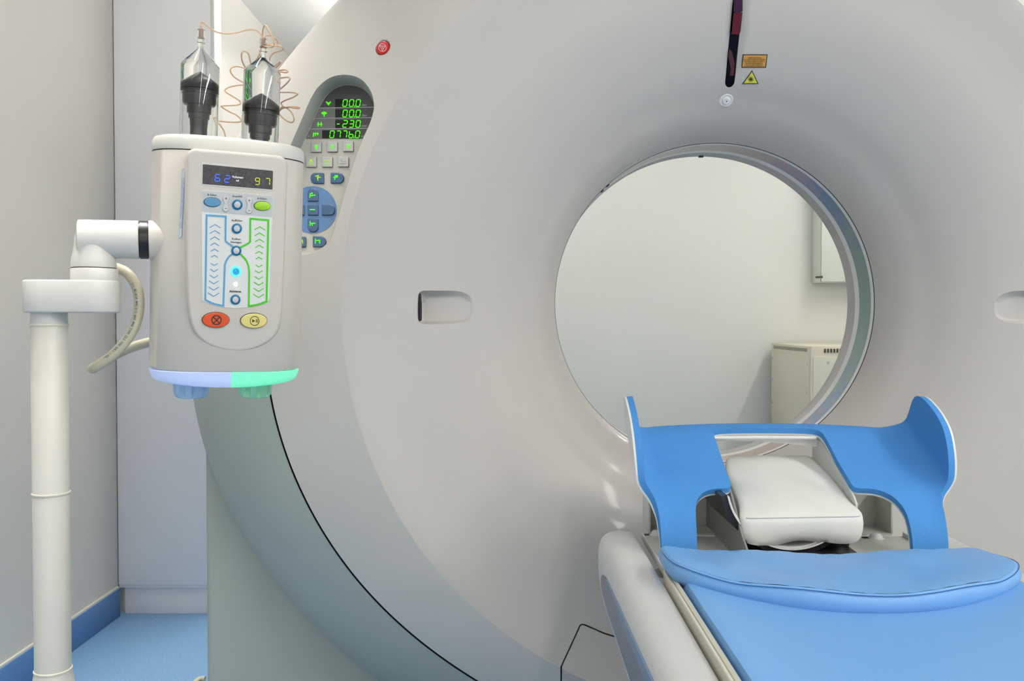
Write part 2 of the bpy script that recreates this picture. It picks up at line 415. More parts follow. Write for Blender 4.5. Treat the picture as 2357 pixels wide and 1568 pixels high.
for i, (lx, y0, y1, wt) in enumerate(LAMPS):
    t = thing('ceiling_light', (lx, (y0 + y1) / 2, CEIL), ['long ceiling tube light right of the patient table, outside the view', 'long ceiling tube light above the injector, outside the view',
        'long ceiling tube light behind the photographer, outside the view', 'ceiling tube light behind the scanner on the right', 'added pendant tube behind the scanner on the left, brightening the ceiling'][i], 'ceiling light')
    dz = 0.16 if i == 4 else 0  # added rear left lamp hangs lower so its sides brighten the ceiling
    if dz:
        for yy in (y0 + .3, y1 - .3): MB().lathe([(.006, 0), (.006, dz)], (lx, yy, CEIL - dz), (0, 0, 1), 12).build('hanger', M_alu, t)
    MB().box((lx - .06, y0 - .03, CEIL - .045 - dz), (lx + .06, y1 + .03, CEIL - dz - (.02 if dz else 0)), 0.004).build('lamp_housing', M_alu, t)
    MB().box((lx - .035, y0, CEIL - .12 - dz), (lx + .035, y1, CEIL - .045 - dz), 0.015).build('lamp_diffuser', mat('lamp_diffuser_%d' % i, (0.9, 0.9, 0.9, 1), 0.5, emit=(1, 0.95, 0.885, 1), es=wt), t)
# unseen window frame, added around the fill light behind the camera
wn = MB()
for a, b in (((-1.31, -2.5, .14), (-1.25, -2.46, 2.16)), ((2.95, -2.5, .14), (3.01, -2.46, 2.16)), ((-1.31, -2.5, .14), (3.01, -2.46, .2)), ((-1.31, -2.5, 2.1), (3.01, -2.46, 2.16)), ((.82, -2.5, .14), (.88, -2.46, 2.16))): wn.box(a, b, .004)
tag(wn.build('fill_frame_1', M_alu, smooth=30), kind='structure')

# tall white cabinet by the left wall
d0 = 2.95
pa = P(262, 1350, d0); pb = P(495, 0, d0)
xr_ = P(495, 300, d0).x
t = thing('tall_cabinet', (-1.18, d0 + .03, 0), 'tall flat white cabinet standing against the left wall beside the scanner', 'cabinet')
MB().box((XL + .003, d0, .093), (xr_, d0 + .062, CEIL - .002), 0.002).build('body', M_cab, t)
MB().box((XL + .003, d0 - .004, .105), (xr_ - .012, d0 + .001, CEIL - .03), 0.0015).build('door', M_cab, t)
MB().box((xr_ - .006, d0 - .006, .093), (xr_ + .002, d0 + .064, CEIL - .002), 0.001).build('edge_strip', M_cabedge, t)
MB().box((XL + .018, d0 + .012, 0.0), (xr_ - .004, d0 + .055, .094), 0.001).build('plinth', M_cab, t)

# ================================================================== CT GANTRY
GC = P(1645, 699, 1.90); GX, GZ = GC.x, GC.z; RL = P(2013, 699, 1.90).x - GX
def interp(x, xs, ys):
    if x <= xs[0]: return ys[0]
    for i in range(len(xs) - 1):
        if x <= xs[i + 1]:
            t = (x - xs[i]) / (xs[i + 1] - xs[i]); return ys[i] + (ys[i + 1] - ys[i]) * t
    return ys[-1]
def polyfit_r(pts, d, top, bottom):
    """px contour points (left side) at depth d -> r(theta), smooth; theta 0 = up, pi = down (left half)"""
    q = []
    for X, Y in pts:
        p = P(X, Y, d); q.append((atan2(-(p.x - GX), p.z - GZ), sqrt((p.x - GX) ** 2 + (p.z - GZ) ** 2)))
    q.sort(); q = [(-q[0][0], top), (0, top)] + q + [(pi, bottom), (2 * pi - q[-1][0], bottom)]
    xs = [a for a, _ in q]; ys = [b for _, b in q]
    N = 180; tab = [interp(pi * i / N, xs, ys) for i in range(N + 1)]
    for _ in range(60):
        tab = [(tab[abs(i - 1)] + 2 * tab[i] + tab[i + 1 if i < N else N - 1]) / 4 for i in range(N + 1)]
    return tab
D_E, D_S, D_O = 1.650, 1.722, 1.95
T_E = polyfit_r([(1097, 0), (960, 160), (880, 295), (820, 450), (787, 620), (787, 760), (806.6, 900), (855.6, 1057.6), (970.7, 1270.7), (1145, 1444.5), (1286, 1536), (1340, 1563)], D_E, .765, .79)
T_S = polyfit_r([(612, 690), (612, 820), (621.3, 914), (685, 1113), (770, 1266), (855.6, 1373), (962, 1471), (1103, 1568)], D_S, .915, .90)
T_O = polyfit_r([(795, 0), (727, 64), (661, 131), (558, 290), (500, 420), (450, 620), (432, 800), (443, 920), (470, 1040), (530, 1180), (600, 1294), (685, 1394), (770, 1488), (873, 1568)], D_O, 1.06, 1.06)
def tabv(tab, th):
    th = abs(th); f = th / pi * (len(tab) - 1); i = min(int(f), len(tab) - 2); return tab[i] + (tab[i + 1] - tab[i]) * (f - i)
PR = [RL, .356, .366, .378, .395, .42, .446, .50, .59, .68, .77]
PD = [1.900, 1.878, 1.860, 1.842, 1.823, 1.802, 1.779, 1.745, 1.706, 1.681, 1.650]
def cubic(x, xs, ys):
    n = len(xs)
    if x <= xs[0]: return ys[0]
    if x >= xs[-1]: return ys[-1]
    for i in range(n - 1):
        if x <= xs[i + 1]: break
    def m(k):
        if k == 0: return (ys[1] - ys[0]) / (xs[1] - xs[0])
        if k == n - 1: return (ys[-1] - ys[-2]) / (xs[-1] - xs[-2])
        h0 = xs[k] - xs[k - 1]; h1 = xs[k + 1] - xs[k]; a = (ys[k] - ys[k - 1]) / h0; b = (ys[k + 1] - ys[k]) / h1
        return 0 if a * b <= 0 else (a * h1 + b * h0) / (h0 + h1)
    h = xs[i + 1] - xs[i]; t = (x - xs[i]) / h; t2 = t * t; t3 = t2 * t
    return (2 * t3 - 3 * t2 + 1) * ys[i] + (t3 - 2 * t2 + t) * h * m(i) + (-2 * t3 + 3 * t2) * ys[i + 1] + (t3 - t2) * h * m(i + 1)
def polar(x, z):
    dx, dz = x - GX, z - GZ; return sqrt(dx * dx + dz * dz), abs(atan2(dx, dz))
def D_disc(x, z):
    r, th = polar(x, z); re = tabv(T_E, th); return cubic(RL + (r - RL) * (.77 - RL) / (re - RL), PR, PD)
def D_out(x, z):
    r, th = polar(x, z); re, rs, ro = tabv(T_E, th), tabv(T_S, th), tabv(T_O, th)
    if r <= rs:
        t = (r - re) / (rs - re); return D_E + (D_S - D_E) * (0.75 * t + 0.25 * t * t)
    t = min(1.05, (r - rs) / (ro - rs)); s0 = (D_S - D_E) * 1.25 / (rs - re) * (ro - rs)
    return D_S + s0 * t + (D_O - D_S - s0) * t ** 2.6
def D_all(x, z):
    r, th = polar(x, z); return D_disc(x, z) if r < tabv(T_E, th) else D_out(x, z)
def surf_n(D, x, z, e=0.002):
    dx = (D(x + e, z) - D(x - e, z)) / (2 * e); dz = (D(x, z + e) - D(x, z - e)) / (2 * e)
    return Vector((dx, -1, dz)).normalized()
def S(X, Y, off=0.0, D=None):
    """pixel -> point on the gantry face, off = distance in front of it"""
    D = D or D_all; d = 1.7
    for _ in range(25):
        p = P(X, Y, d); d = 0.5 * d + 0.5 * D(p.x, p.z)
    p = P(X, Y, d); return p + surf_n(D, p.x, p.z) * off
def xz(X, Y, D=None):
    p = S(X, Y, 0, D); return (p.x, p.z)
def mirror(pts): return [(2 * GX - x, z) for x, z in reversed(pts)]
def ring_pts(rf, n): return [(GX - rf(2 * pi * i / n) * sin(2 * pi * i / n), GZ + rf(2 * pi * i / n) * cos(2 * pi * i / n)) for i in range(n)]
def thn(a): a = a % (2 * pi); return a if a <= pi else 2 * pi - a

gantry = thing('ct_scanner_gantry', (GX, 2.2, 0), 'white ring-shaped scanner gantry with a round bore and green control display', 'medical scanner')
def surface_part(name, D, outer, holes, pts, m, label=None, thick=0.0):
    v, t = cdt(outer, holes, pts); mb = MB()
    mb.add([Vector((x, D(x, z), z)) for x, z in v], t)
    nr = [surf_n(D, x, z) for x, z in v]
    # orientation towards -y
    fx = []
    for f in mb.f:
        a, b, c = (mb.v[i] for i in f[:3])
        fx.append(f if (b - a).cross(c - a).y < 0 else tuple(reversed(f)))
    mb.f = fx
    o = mb.build(name, m, gantry, smooth=180, recalc=False, normals=nr, label=label); return o
# --- holes in the disc
hnd = [(961, 690), (962, 680), (966, 673), (975, 669.5), (1000, 669), (1040, 669.5), (1062, 672), (1078, 679), (1088, 690), (1092, 706), (1090, 722), (1082, 734), (1066, 742), (1040, 745.5), (1000, 746.5), (975, 746.5), (966, 743), (961.5, 735), (960.5, 715)]
hnd = cat2(hnd, 3, True)
H1 = [xz(X, Y, D_disc) for X, Y in hnd]; H2 = mirror(H1)
sl_w = 0.0098
zs0 = xz(1677, 201, D_disc)[1]; zs1 = GZ + .70
SLOT = [(GX + sl_w * cos(a), zs0 + sl_w + sl_w * sin(a)) for a in [pi + pi * i / 12 for i in range(13)]] + [(GX + sl_w * cos(a), zs1 + sl_w * sin(a)) for a in [pi * i / 12 for i in range(13)]]
# service flap at the foot
fl = [xz(1290, 1566), xz(1290, 1535), xz(1331, 1446), xz(1334, 1439), xz(1340, 1436), xz(1346, 1437), xz(1392, 1457), (xz(1392, 1457)[0] + .13, xz(1392, 1457)[1] - .04)]
zb = GZ - 0.93
flap = [(fl[0][0], zb)] + fl; flap = flap + mirror(flap)
def pts_polar(r0f, r1f, nr, nt, a0=0, a1=2 * pi):
    o = []
    for i in range(nr):
        for j in range(nt):
            a = a0 + (a1 - a0) * (j + 0.5 * (i % 2)) / nt; th = thn(a)
            q = (i + 0.5) / nr; r = r0f(th) + (r1f(th) - r0f(th)) * q
            o.append((GX - r * sin(a), GZ + r * cos(a)))
    return o
e_f = lambda a: tabv(T_E, thn(a)); s_f = lambda a: tabv(T_S, thn(a)); o_f = lambda a: tabv(T_O, thn(a))
outer = ring_pts(e_f, 240); inner = ring_pts(lambda a: RL, 160)
flap_d = []
pp = [p for k in range(26) for p in ring_pts(lambda a, k=k: RL + (e_f(a) - RL) * ((k + .6) / 26.5) ** 1.7, 150)]
flap_o = flap
def clip_small(pts, hs, eps=0.004):
    out = []
    for p in pts:
        ok = True
        for h in hs:
            for q in h:
                if abs(p[0] - q[0]) < eps and abs(p[1] - q[1]) < eps: ok = False; break
            if not ok: break
        if ok: out.append(p)
    return out
disc_area = lambda x, z: polar(x, z)[0] < tabv(T_E, polar(x, z)[1])
# disc outline minus flap: follow the crease, then the flap edge
def cut_outer(ring, poly): return [p for p in ring if not inpoly(p[0], p[1], poly)]
def build_disc():
    holes = [inner, H1, H2, SLOT]
    vc = cdt_region(outer, holes, clip_small(pp, [H1, H2, SLOT]), flap)
    return vc
def cdt_region(outer, holes, pts, cutpoly):
    """region = inside outer, outside holes and outside cutpoly (cutpoly may cross the outline)"""
    vc = []; ed = []
    for loop in [outer] + holes + ([cutpoly] if cutpoly else []):
        k = len(vc); vc += [Vector(p) for p in loop]; ed += [(k + i, k + (i + 1) % len(loop)) for i in range(len(loop))]
    vc += [Vector(p) for p in pts]
    r = geometry.delaunay_2d_cdt(vc, ed, [], 0, 1e-7); V = r[0]; T = []
    for f in r[2]:
        cx = sum(V[i].x for i in f) / len(f); cy = sum(V[i].y for i in f) / len(f)
        if inpoly(cx, cy, outer) and not any(inpoly(cx, cy, h) for h in holes) and not (cutpoly and inpoly(cx, cy, cutpoly)): T.append(tuple(f))
    used = sorted(set(i for t in T for i in t)); mp = {i: k for k, i in enumerate(used)}
    return [(V[i].x, V[i].y) for i in used], [tuple(mp[i] for i in t) for t in T]
def surf_obj(name, D, v, t, m, parent=None, off=0, label=None, thick=0):
    mb = MB(); nr = [surf_n(D, x, z) for x, z in v]
    V = [Vector((x, D(x, z), z)) + nr[i] * off for i, (x, z) in enumerate(v)]
    fx = []
    for f in t:
        a, b, c = (V[i] for i in f[:3]); fx.append(f if (b - a).cross(c - a).y < 0 else tuple(reversed(f)))
    mb.add(V, fx)
    if thick:
        k = len(V); mb.add([p - nr[i] * thick for i, p in enumerate(V)], [tuple(reversed(f)) for f in fx])
        es = {}
        for f in fx:
            for i in range(len(f)):
                e = (f[i], f[(i + 1) % len(f)]); es[e] = 1
        side = [e for e in es if (e[1], e[0]) not in es]
        mb.f += [(b, a, a + k, b + k) for a, b in side]; mb.mi += [0] * len(side)
        return mb.build(name, m, parent or gantry, smooth=35, label=label)
    return mb.build(name, m, parent or gantry, smooth=180, recalc=False, normals=nr, label=label)
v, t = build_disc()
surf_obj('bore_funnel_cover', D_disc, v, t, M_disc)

# --- control panel recess
inn = [(689, 348), (711, 300), (732, 252), (741, 235), (750, 221), (765, 207), (782, 198), (801, 195), (822, 198), (841, 208), (856, 227), (863, 247), (864, 267), (856, 295), (840, 330), (822, 374), (804, 430.5), (787, 484), (778, 525), (767, 553), (744, 573), (721, 580.5), (694, 583.6), (665, 578), (645, 562), (634, 540), (630, 515), (638, 480), (655, 430)]
inn = cat2(inn, 3, True)
def panel_d(p):  # plane of the control panel
    return 1.3389 - .359 * p.x + .20 * p.z
def PP(X, Y, off=0.0):
    d = 1.77
    for _ in range(12):
        p = P(X, Y, d); d = panel_d(p)
    return P(X, Y, d - off)
I_in = [(PP(X, Y).x, PP(X, Y).z) for X, Y in inn]
I_out = inset(I_in, -0.006)
I_out = [(x - (0.004 if x < -0.33 else 0), z) for x, z in I_out]
EB = S(880, 109, 0, D_out); EBR = 0.0165
HB = [(EB.x + EBR * cos(2 * pi * i / 28), EB.z + EBR * sin(2 * pi * i / 28)) for i in range(28)]
A_UP = radians(88)   # above this the white cover runs out to the edge
ring_out = []
NA = 360
for i in range(NA):
    a = 2 * pi * i / NA; up = thn(a) < A_UP
    r = o_f(a) if up else s_f(a) - .0012
    ring_out.append((GX - r * sin(a), GZ + r * cos(a)))
pp2 = [p for k in range(9) for p in ring_pts(lambda a, k=k: e_f(a) + (s_f(a) - e_f(a)) * (k + .8) / 9.6, 240)]
pp2 += [p for k in range(16) for p in ring_pts(lambda a, k=k: s_f(a) + (o_f(a) - s_f(a)) * (1 - (1 - (k + .3) / 16) ** 1.6), 240) if polar(*p)[1] < A_UP - .012]
v, t = cdt_region(ring_out, [outer, I_out, HB], clip_small(pp2, [I_out, HB]), flap)
surf_obj('face_ring', D_out, v, t, M_gantry)
# grey lower side cover with the black joint
lo_in = []; lo_out = []
aa = [A_UP + (2 * pi - 2 * A_UP) * i / 240 for i in range(241)]
g0 = [(GX - (s_f(a) + .0022) * sin(a), GZ + (s_f(a) + .0022) * cos(a)) for a in aa]
g1 = [(GX - o_f(a) * sin(a), GZ + o_f(a) * cos(a)) for a in aa]
mb = MB(); rows = []; nrm = []
for k in range(24):
    q = 1 - (1 - k / 23) ** 1.5
    for a in aa:
        r = s_f(a) + .0028 + (o_f(a) - s_f(a) - .0028) * q; x, z = GX - r * sin(a), GZ + r * cos(a)
        rows.append(Vector((x, D_out(x, z), z))); nrm.append(surf_n(D_out, x, z))
n_ = len(aa)
mb.add(rows, [(i * n_ + j, i * n_ + j + 1, (i + 1) * n_ + j + 1, (i + 1) * n_ + j) for i in range(23) for j in range(n_ - 1)])
f0 = mb.f[0]; a, b, c = (mb.v[i] for i in f0[:3])
if (b - a).cross(c - a).y > 0: mb.f = [tuple(reversed(f)) for f in mb.f]
mb.build('lower_side_cover', M_grey, gantry, smooth=180, recalc=False, normals=nrm, label='grey green lower side cover')
mb = MB()
rg = []
for (dr, dd) in ((-.0022, .0015), (.0003, .008), (.0034, .0015)):
    rg.append([Vector((GX - (s_f(a) + dr) * sin(a), D_out(GX - s_f(a) * sin(a), GZ + s_f(a) * cos(a)) + dd, GZ + (s_f(a) + dr) * cos(a))) for a in aa])
mb.loft(rg, False, False, False); mb.build('joint_gap', M_black, gantry, label='black joint gap')
# drum body behind the face
ang = [2 * pi * i / 200 for i in range(200)]
mb = MB()
rg = []
for (sc, yy) in ((1.0, D_O), (1.004, D_O + .03), (1.004, 2.55), (.98, 2.62), (.9, 2.66), (.64, 2.66)):
    rg.append([Vector((GX - o_f(a) * sc * sin(a), yy, max(GZ + o_f(a) * sc * cos(a), .02))) for a in ang])
rg.append([Vector((GX - .60 * sin(a), 2.64, GZ + .60 * cos(a))) for a in ang])
rg.append([Vector((GX - RL * sin(a), 2.054, GZ + RL * cos(a))) for a in ang])
mb.loft(rg, False, False); mb.build('rear_body', M_gantry, gantry, smooth=30)
# bore rings
def bore(name, y0, y1, m, r0=RL, r1=RL, extra=None):
    mb = MB(); pr = [(r0, y0), (r1, y1)] if not extra else extra
    mb.loft([[Vector((GX - r * sin(a), y, GZ + r * cos(a))) for a in ang] for r, y in pr], False, False)
    return mb.build(name, m, gantry, smooth=60)
bore('bore_gasket', 0, 0, M_black, extra=[(RL + .0012, 1.8985), (RL - .0006, 1.900), (RL - .0006, 1.9018), (RL + .004, 1.903)])
bore('bore_collar', 1.9018, 1.919, M_bore)
bf = MB(); bf.loft([[Vector((-RL * sin(a), y - 1.95, RL * cos(a))) for a in ang] for y in (1.919, 1.983)], False, False)
for p in bf.v: p += Vector((GX, 1.95, GZ))
film = bf.build('scan_window', M_film, gantry, smooth=60, label='iridescent film window band around the bore')
# origin at bore centre so the film colours follow the ring
me = film.data; sh = Vector((GX, 1.95, GZ)) - BASE[gantry.name]
me.transform(Matrix.Translation(-sh)); film.location = sh
bore('bore_collar', 1.983, 2.008, M_bore)
bore('bore_liner', 2.0, 2.056, M_bore2, extra=[(RL, 2.008), (RL - .0006, 2.012), (RL - .0006, 2.052), (RL + .002, 2.056)])
mk = MB(); mk.lathe([(0, 0), (.006, 0), (.006, .002), (0, .003)], Vector((GX + .0, 2.045, GZ + RL - .0015)), (0, 0, -1), 20)
mk.build('laser_port', M_blackpl, gantry)
mk = MB(); aa0 = radians(42)
for k, (da, ln) in enumerate(((0, .02), (.05, .012))):
    a = aa0 + da; mk.box((-.0035, 1.905, -.002), (.0035, 1.905 + ln, .002), .001, Matrix.Translation((GX - (RL - .001) * sin(a), 0, GZ + (RL - .001) * cos(a))) @ Matrix.Rotation(-a, 4, 'Y'))
mk.build('bore_catch', M_blackpl, gantry)
# stand
xl = P(471, 1300, 1.968).x; zs_hi, zs_lo = GZ - .26, GZ - .52
prf = [(xl, 0), (xl, zs_hi), (GX - .62, zs_hi), (GX - .50, zs_lo), (GX + .50, zs_lo), (GX + .62, zs_hi), (2 * GX - xl, zs_hi), (2 * GX - xl, 0)]
bm = bmesh.new(); fv_ = [bm.verts.new((x, 1.968, z)) for x, z in prf]; f_ = bm.faces.new(fv_)
ex = bmesh.ops.extrude_face_region(bm, geom=[f_])['geom']
for q in ex:
    if isinstance(q, bmesh.types.BMVert): q.co.y = 2.58
ed_ = [e for e in bm.edges if abs(e.verts[0].co.x - e.verts[1].co.x) < 1e-6 and abs(e.verts[0].co.y - e.verts[1].co.y) < 1e-6 and e.verts[0].co.y < 2 and abs(abs(e.verts[0].co.x - GX) - (GX - xl)) < .01]
bmesh.ops.bevel(bm, geom=ed_, offset=.018, segments=6, profile=.5, affect='EDGES')
st = MB(); bm.verts.index_update(); st.add([q.co.copy() for q in bm.verts], [[q.index for q in f.verts] for f in bm.faces]); bm.free()
st.build('stand', M_stand, gantry, smooth=40, label='grey green floor stand')

# handle recesses
def handle(Hh, sgn, label):
    xsv = [p[0] for p in Hh]; zsv = [p[1] for p in Hh]; x0, x1 = min(xsv), max(xsv); z0, z1 = min(zsv), max(zsv)
    g = [(x0 + (x1 - x0) * i / 64, z0 + (z1 - z0) * j / 40) for i in range(1, 64) for j in range(1, 40)]
    v, t = cdt(Hh, [], clip_small(g, [Hh], .0010))
    def dist(x, z):
        best = 9
        for i in range(len(Hh)):
            ax_, az_ = Hh[i - 1]; bx_, bz_ = Hh[i]; dx, dz = bx_ - ax_, bz_ - az_
            t = max(0, min(1, ((x - ax_) * dx + (z - az_) * dz) / (dx * dx + dz * dz + 1e-12)))
            best = min(best, sqrt((x - ax_ - t * dx) ** 2 + (z - az_ - t * dz) ** 2))
        return best
    def Dh(x, z, _c={}):
        u = (x - x0) / (x1 - x0); u = u if sgn > 0 else 1 - u
        e = min(1, dist(x, z) / (.008 + .006 * (z > GZ))); e = sin(e * pi / 2)
        return D_disc(x, z) + e * .034 * max(0, 1 - u) ** .9
    mb = MB(); mb.add([Vector((x, Dh(x, z), z)) for x, z in v], t)
    fx = []
    for f in mb.f:
        a, b, c = (mb.v[i] for i in f[:3]); fx.append(f if (b - a).cross(c - a).y < 0 else tuple(reversed(f)))
    mb.f = fx
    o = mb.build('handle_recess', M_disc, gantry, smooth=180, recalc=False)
    xx = x0 + .0042 if sgn > 0 else x1 - .0042
    zc = (z0 + z1) / 2
    s2 = MB(); s2.box((xx - .0017, D_disc(xx, zc) + .0025, z0 + .007), (xx + .0017, D_disc(xx, zc) + .045, z1 - .006), .0012); s2.build('grip_slot', M_black, gantry)
handle(H1, 1, 'left'); handle(H2, -1, 'right')
# laser slot
def Dslot(x, z): return D_disc(x, z) + .004
SL2 = inset(SLOT, .0004)
v, t = cdt(SL2, [], [(GX, zs0 + .01 + .01 * i) for i in range(28)])
surf_obj('laser_slot', Dslot, v, t, M_slot, label='glossy black laser slot')
sw = MB(); sw.loft([[Vector((x, D_disc(x, z), z)) for x, z in SLOT], [Vector((x, D_disc(x, z) + .006, z)) for x, z in SLOT]], False, False); sw.build('slot_edge', M_shell, gantry)
def MS(X, Y, off=0): return S(X, Y, off, Dslot)
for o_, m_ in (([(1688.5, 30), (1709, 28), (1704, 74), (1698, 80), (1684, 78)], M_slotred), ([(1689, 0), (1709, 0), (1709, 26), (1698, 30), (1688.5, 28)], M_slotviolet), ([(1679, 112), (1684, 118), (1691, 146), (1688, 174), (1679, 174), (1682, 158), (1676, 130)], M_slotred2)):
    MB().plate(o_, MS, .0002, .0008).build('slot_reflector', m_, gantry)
# screw cap under it
q = S(1671.5, 231, 0, D_disc); n = surf_n(D_disc, q.x, q.z)
sc_ = MB().lathe([(.0145, .0002), (.0135, .0015), (.0095, .0016), (.0085, .001), (.0082, .003), (.0065, .0048), (.0015, .005), (.0013, .003), (0, .003)], q, n).build('screw_cap', M_shell, gantry)
MB().lathe([(.0014, .0035), (.0012, .0051), (0, .0051)], q, n, 12).build('screw_socket', M_ink, sc_)
# warning labels
lb = MB().plate([(1709.5, 125), (1767, 125), (1763, 155.5), (1706.5, 155.5)], S, .0003, .0009).build('warning_label', M_ink, gantry, label='orange laser warning label')
MB().plate([(1711.5, 127), (1764.5, 127), (1761, 153.5), (1708.5, 153.5)], S, .0009, .0012).build('label_face', M_orange, lb)
tx = MB()
for i, s_ in enumerate(('LASER RADIATION', 'DO NOT STARE INTO BEAM', 'OR VIEW DIRECTLY WITH', 'OPTICAL INSTRUMENTS', 'CLASS 2 LASER PRODUCT')):
    add_text(tx, s_, 1736.5 - i * .6, 134 + i * 4.5, 4.6, S, .0026, xs=.82, bold=.02)
tx.build('label_text', mat('brown_ink', (.16, .085, .02, 1), .6), lb)
tr = MB().plate([(1731, 161.5), (1746, 193), (1708, 193)], S, .0003, .0009).build('warning_triangle', M_ink, gantry, label='yellow laser beam warning triangle')
MB().plate([(1730.7, 165), (1742.7, 191), (1712, 191)], S, .0009, .0012).build('label_face', M_yellow, tr)
tx = MB(); tx.plate(ell(1728, 182, 3.6, 3.6, 16), S, .0012, .0015)
for k in range(16):
    a = 2 * pi * k / 16 + .05; L_ = 8 if k % 2 else 6
    add_stroke(tx, [(1728 + 4 * cos(a), 182 + 4 * sin(a)), (1728 + L_ * cos(a), 182 + L_ * sin(a))], .5, S, .0012, .0015)
tx.build('beam_symbol', M_ink, tr)
# emergency stop
n = surf_n(D_out, EB.x, EB.z)
eb = MB().lathe([(EBR + .0016, .0002), (EBR - .0005, -.001), (.0145, -.006), (.0145, -.009)], EB, n, 40, False).build('button_recess', M_gantry, gantry)
e2 = MB().lathe([(.0142, -.009), (.0142, -.003), (.0132, -.001), (.010, -.0002), (0, .0)], EB, n).build('emergency_stop_button', M_ered, gantry, label='red round emergency stop button')
MB().lathe([(.0149, -.0088), (.0149, -.006), (.0140, -.006)], EB, n, 40, False).build('button_gap', M_black, gantry)
def ME(X, Y, off=0):  # plane of the button
    r_ = ray(X, Y); tt = (EB - O).dot(n) / r_.dot(n); return O + r_ * tt + n * off
tx = MB(); add_stroke(tx, ell(880.5, 110, 8.6, 8.8, 28), 1.5, ME, .0, .0006, True)
add_stroke(tx, [(874.5, 106), (886.5, 106), (880.5, 117)], 1.4, ME, .0, .0006, True); add_stroke(tx, [(880.5, 106), (880.5, 112)], 1.8, ME, 0, .0007)
tx.build('stop_symbol', mat('pink_print', (.75, .45, .45, 1), .5), e2)
# flap
def D_flap(x, z): return D_all(x, z)
fo = flap; fin = inset(flap, .0028)
gp = [(fin[0][0] + .012 + k * .022, zb + .012 + j * .02) for k in range(34) for j in range(34)]
bt = MB(); 
v, t = cdt(inset(flap, -.004), [], [])
surf_obj('flap_gap', lambda x, z: D_all(x, z) + .010, *cdt(inset(flap, -.003), [], clip_small(gp + [], [flap], .003)), M_black)
cr_ring = [(x, z) for (x, z) in outer if inpoly(x, z, fin)]
fdense = []
for i in range(len(fin)):
    a, b = fin[i - 1], fin[i]; k = max(1, int(sqrt((a[0] - b[0]) ** 2 + (a[1] - b[1]) ** 2) / .012))
    fdense += [(a[0] + (b[0] - a[0]) * j / k, a[1] + (b[1] - a[1]) * j / k) for j in range(k)]
big = ring_pts(e_f, 720)
vc = [Vector(p) for p in fdense + big]; nf_ = len(fdense)
ed = [(i, (i + 1) % nf_) for i in range(nf_)] + [(nf_ + i, nf_ + (i + 1) % 720) for i in range(720)]
cr2 = [p for p in big if inpoly(p[0], p[1], fin)]
vc += [Vector(p) for p in clip_small([g for g in gp if inpoly(g[0], g[1], inset(fin, .003))], [cr2], .006)]
r_ = geometry.delaunay_2d_cdt(vc, ed, [], 0, 1e-7)
ft = [tuple(f) for f in r_[2] if inpoly(sum(r_[0][i].x for i in f) / 3, sum(r_[0][i].y for i in f) / 3, fin)]
us = sorted({i for f in ft for i in f}); mp_ = {i: k for k, i in enumerate(us)}
fv = [(r_[0][i].x, r_[0][i].y) for i in us]; ft = [tuple(mp_[i] for i in f) for f in ft]
mb = MB(); V3 = [Vector((x, D_all(x, z) - .001, z)) for x, z in fv]
k = len(V3); V3b = [p + Vector((0, .008, 0)) for p in V3]
fx = []
for f in ft:
    a, b, c = (V3[i] for i in f[:3]); fx.append(f if (b - a).cross(c - a).y < 0 else tuple(reversed(f)))
mb.add(V3, fx); es = {(f[i], f[(i + 1) % 3]) for f in fx for i in range(3)}
mb.add(V3b, []); sd = [e for e in es if (e[1], e[0]) not in es]; mb.f += [(b, a, a + k, b + k) for a, b in sd]; mb.mi += [0] * len(sd)
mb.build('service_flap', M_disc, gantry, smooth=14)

# ---- control panel
wl = MB()
Dp_ = lambda x, z: panel_d(Vector((x, 0, z)))
mid = inset(I_out, .0015)
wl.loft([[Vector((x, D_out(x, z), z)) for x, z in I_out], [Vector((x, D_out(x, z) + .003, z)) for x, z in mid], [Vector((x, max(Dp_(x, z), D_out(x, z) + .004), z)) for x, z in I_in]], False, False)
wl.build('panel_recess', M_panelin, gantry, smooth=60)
v, t = cdt(inset(I_in, -.0012), [], [])
cp = MB(); cp.add([Vector((x, Dp_(x, z), z)) for x, z in v], t); cp = cp.build('control_panel', M_panel, gantry, smooth=0, label='control panel with keys and green digits')
def clipx(poly, ytop, ybot):  # part of the panel outline between two heights (pixels)
    pts = []
    for i in range(len(poly)):
        a = poly[i]; b = poly[(i + 1) % len(poly)]
        ia = ytop <= a[1] <= ybot
        if ia: pts.append(a)
        for yy in ((ytop, ybot) if b[1] > a[1] else (ybot, ytop)):
            if (a[1] - yy) * (b[1] - yy) < 0:
                tt = (yy - a[1]) / (b[1] - a[1]); pts.append((a[0] + (b[0] - a[0]) * tt, yy))
    return pts
ins_ = inset(inn, 1.2)
disp = MB().plate(clipx(ins_, 190, 319), PP, .0002, .0012).build('panel_display', M_pdisp, gantry, label='dark display window with green digits')
for y0, y1 in ((249, 271), (273.5, 296), (298, 319)):
    L = clipx(ins_, y0, y1); xm = 772
    L2 = [(min(X, xm), Y) for X, Y in L]
    MB().plate(L2, PP, .0012, .0014).build('display_field', M_pdisp2, disp)
for (x0, y0, x1, y1) in ((771.5, 228, 829, 246.5), (771.5, 252, 829, 270.5), (771.5, 276, 829, 294.5), (741.5, 300, 829, 318.5)):
    MB().plate([(x0, y0), (x1, y0), (x1, y1), (x0, y1)], PP, .0013, .0017).build('digit_window', mat('digit_black', (.012, .014, .012, 1), .25), disp)
dl = MB()
for yy, xa, xb in ((247.5, 731, 863), (271.5, 721, 864), (296, 711, 856)): add_stroke(dl, [(xa + 1, yy + 1), (xb, yy - .6)], 1.3, PP, .0012, .002)
dl.build('divider_line', M_key, disp)
rows_ = [(788, 229.5, '00.0'), (788, 253.5, '00.0'), (788, 277.5, '-230'), (759, 301.5, '0776.0')]
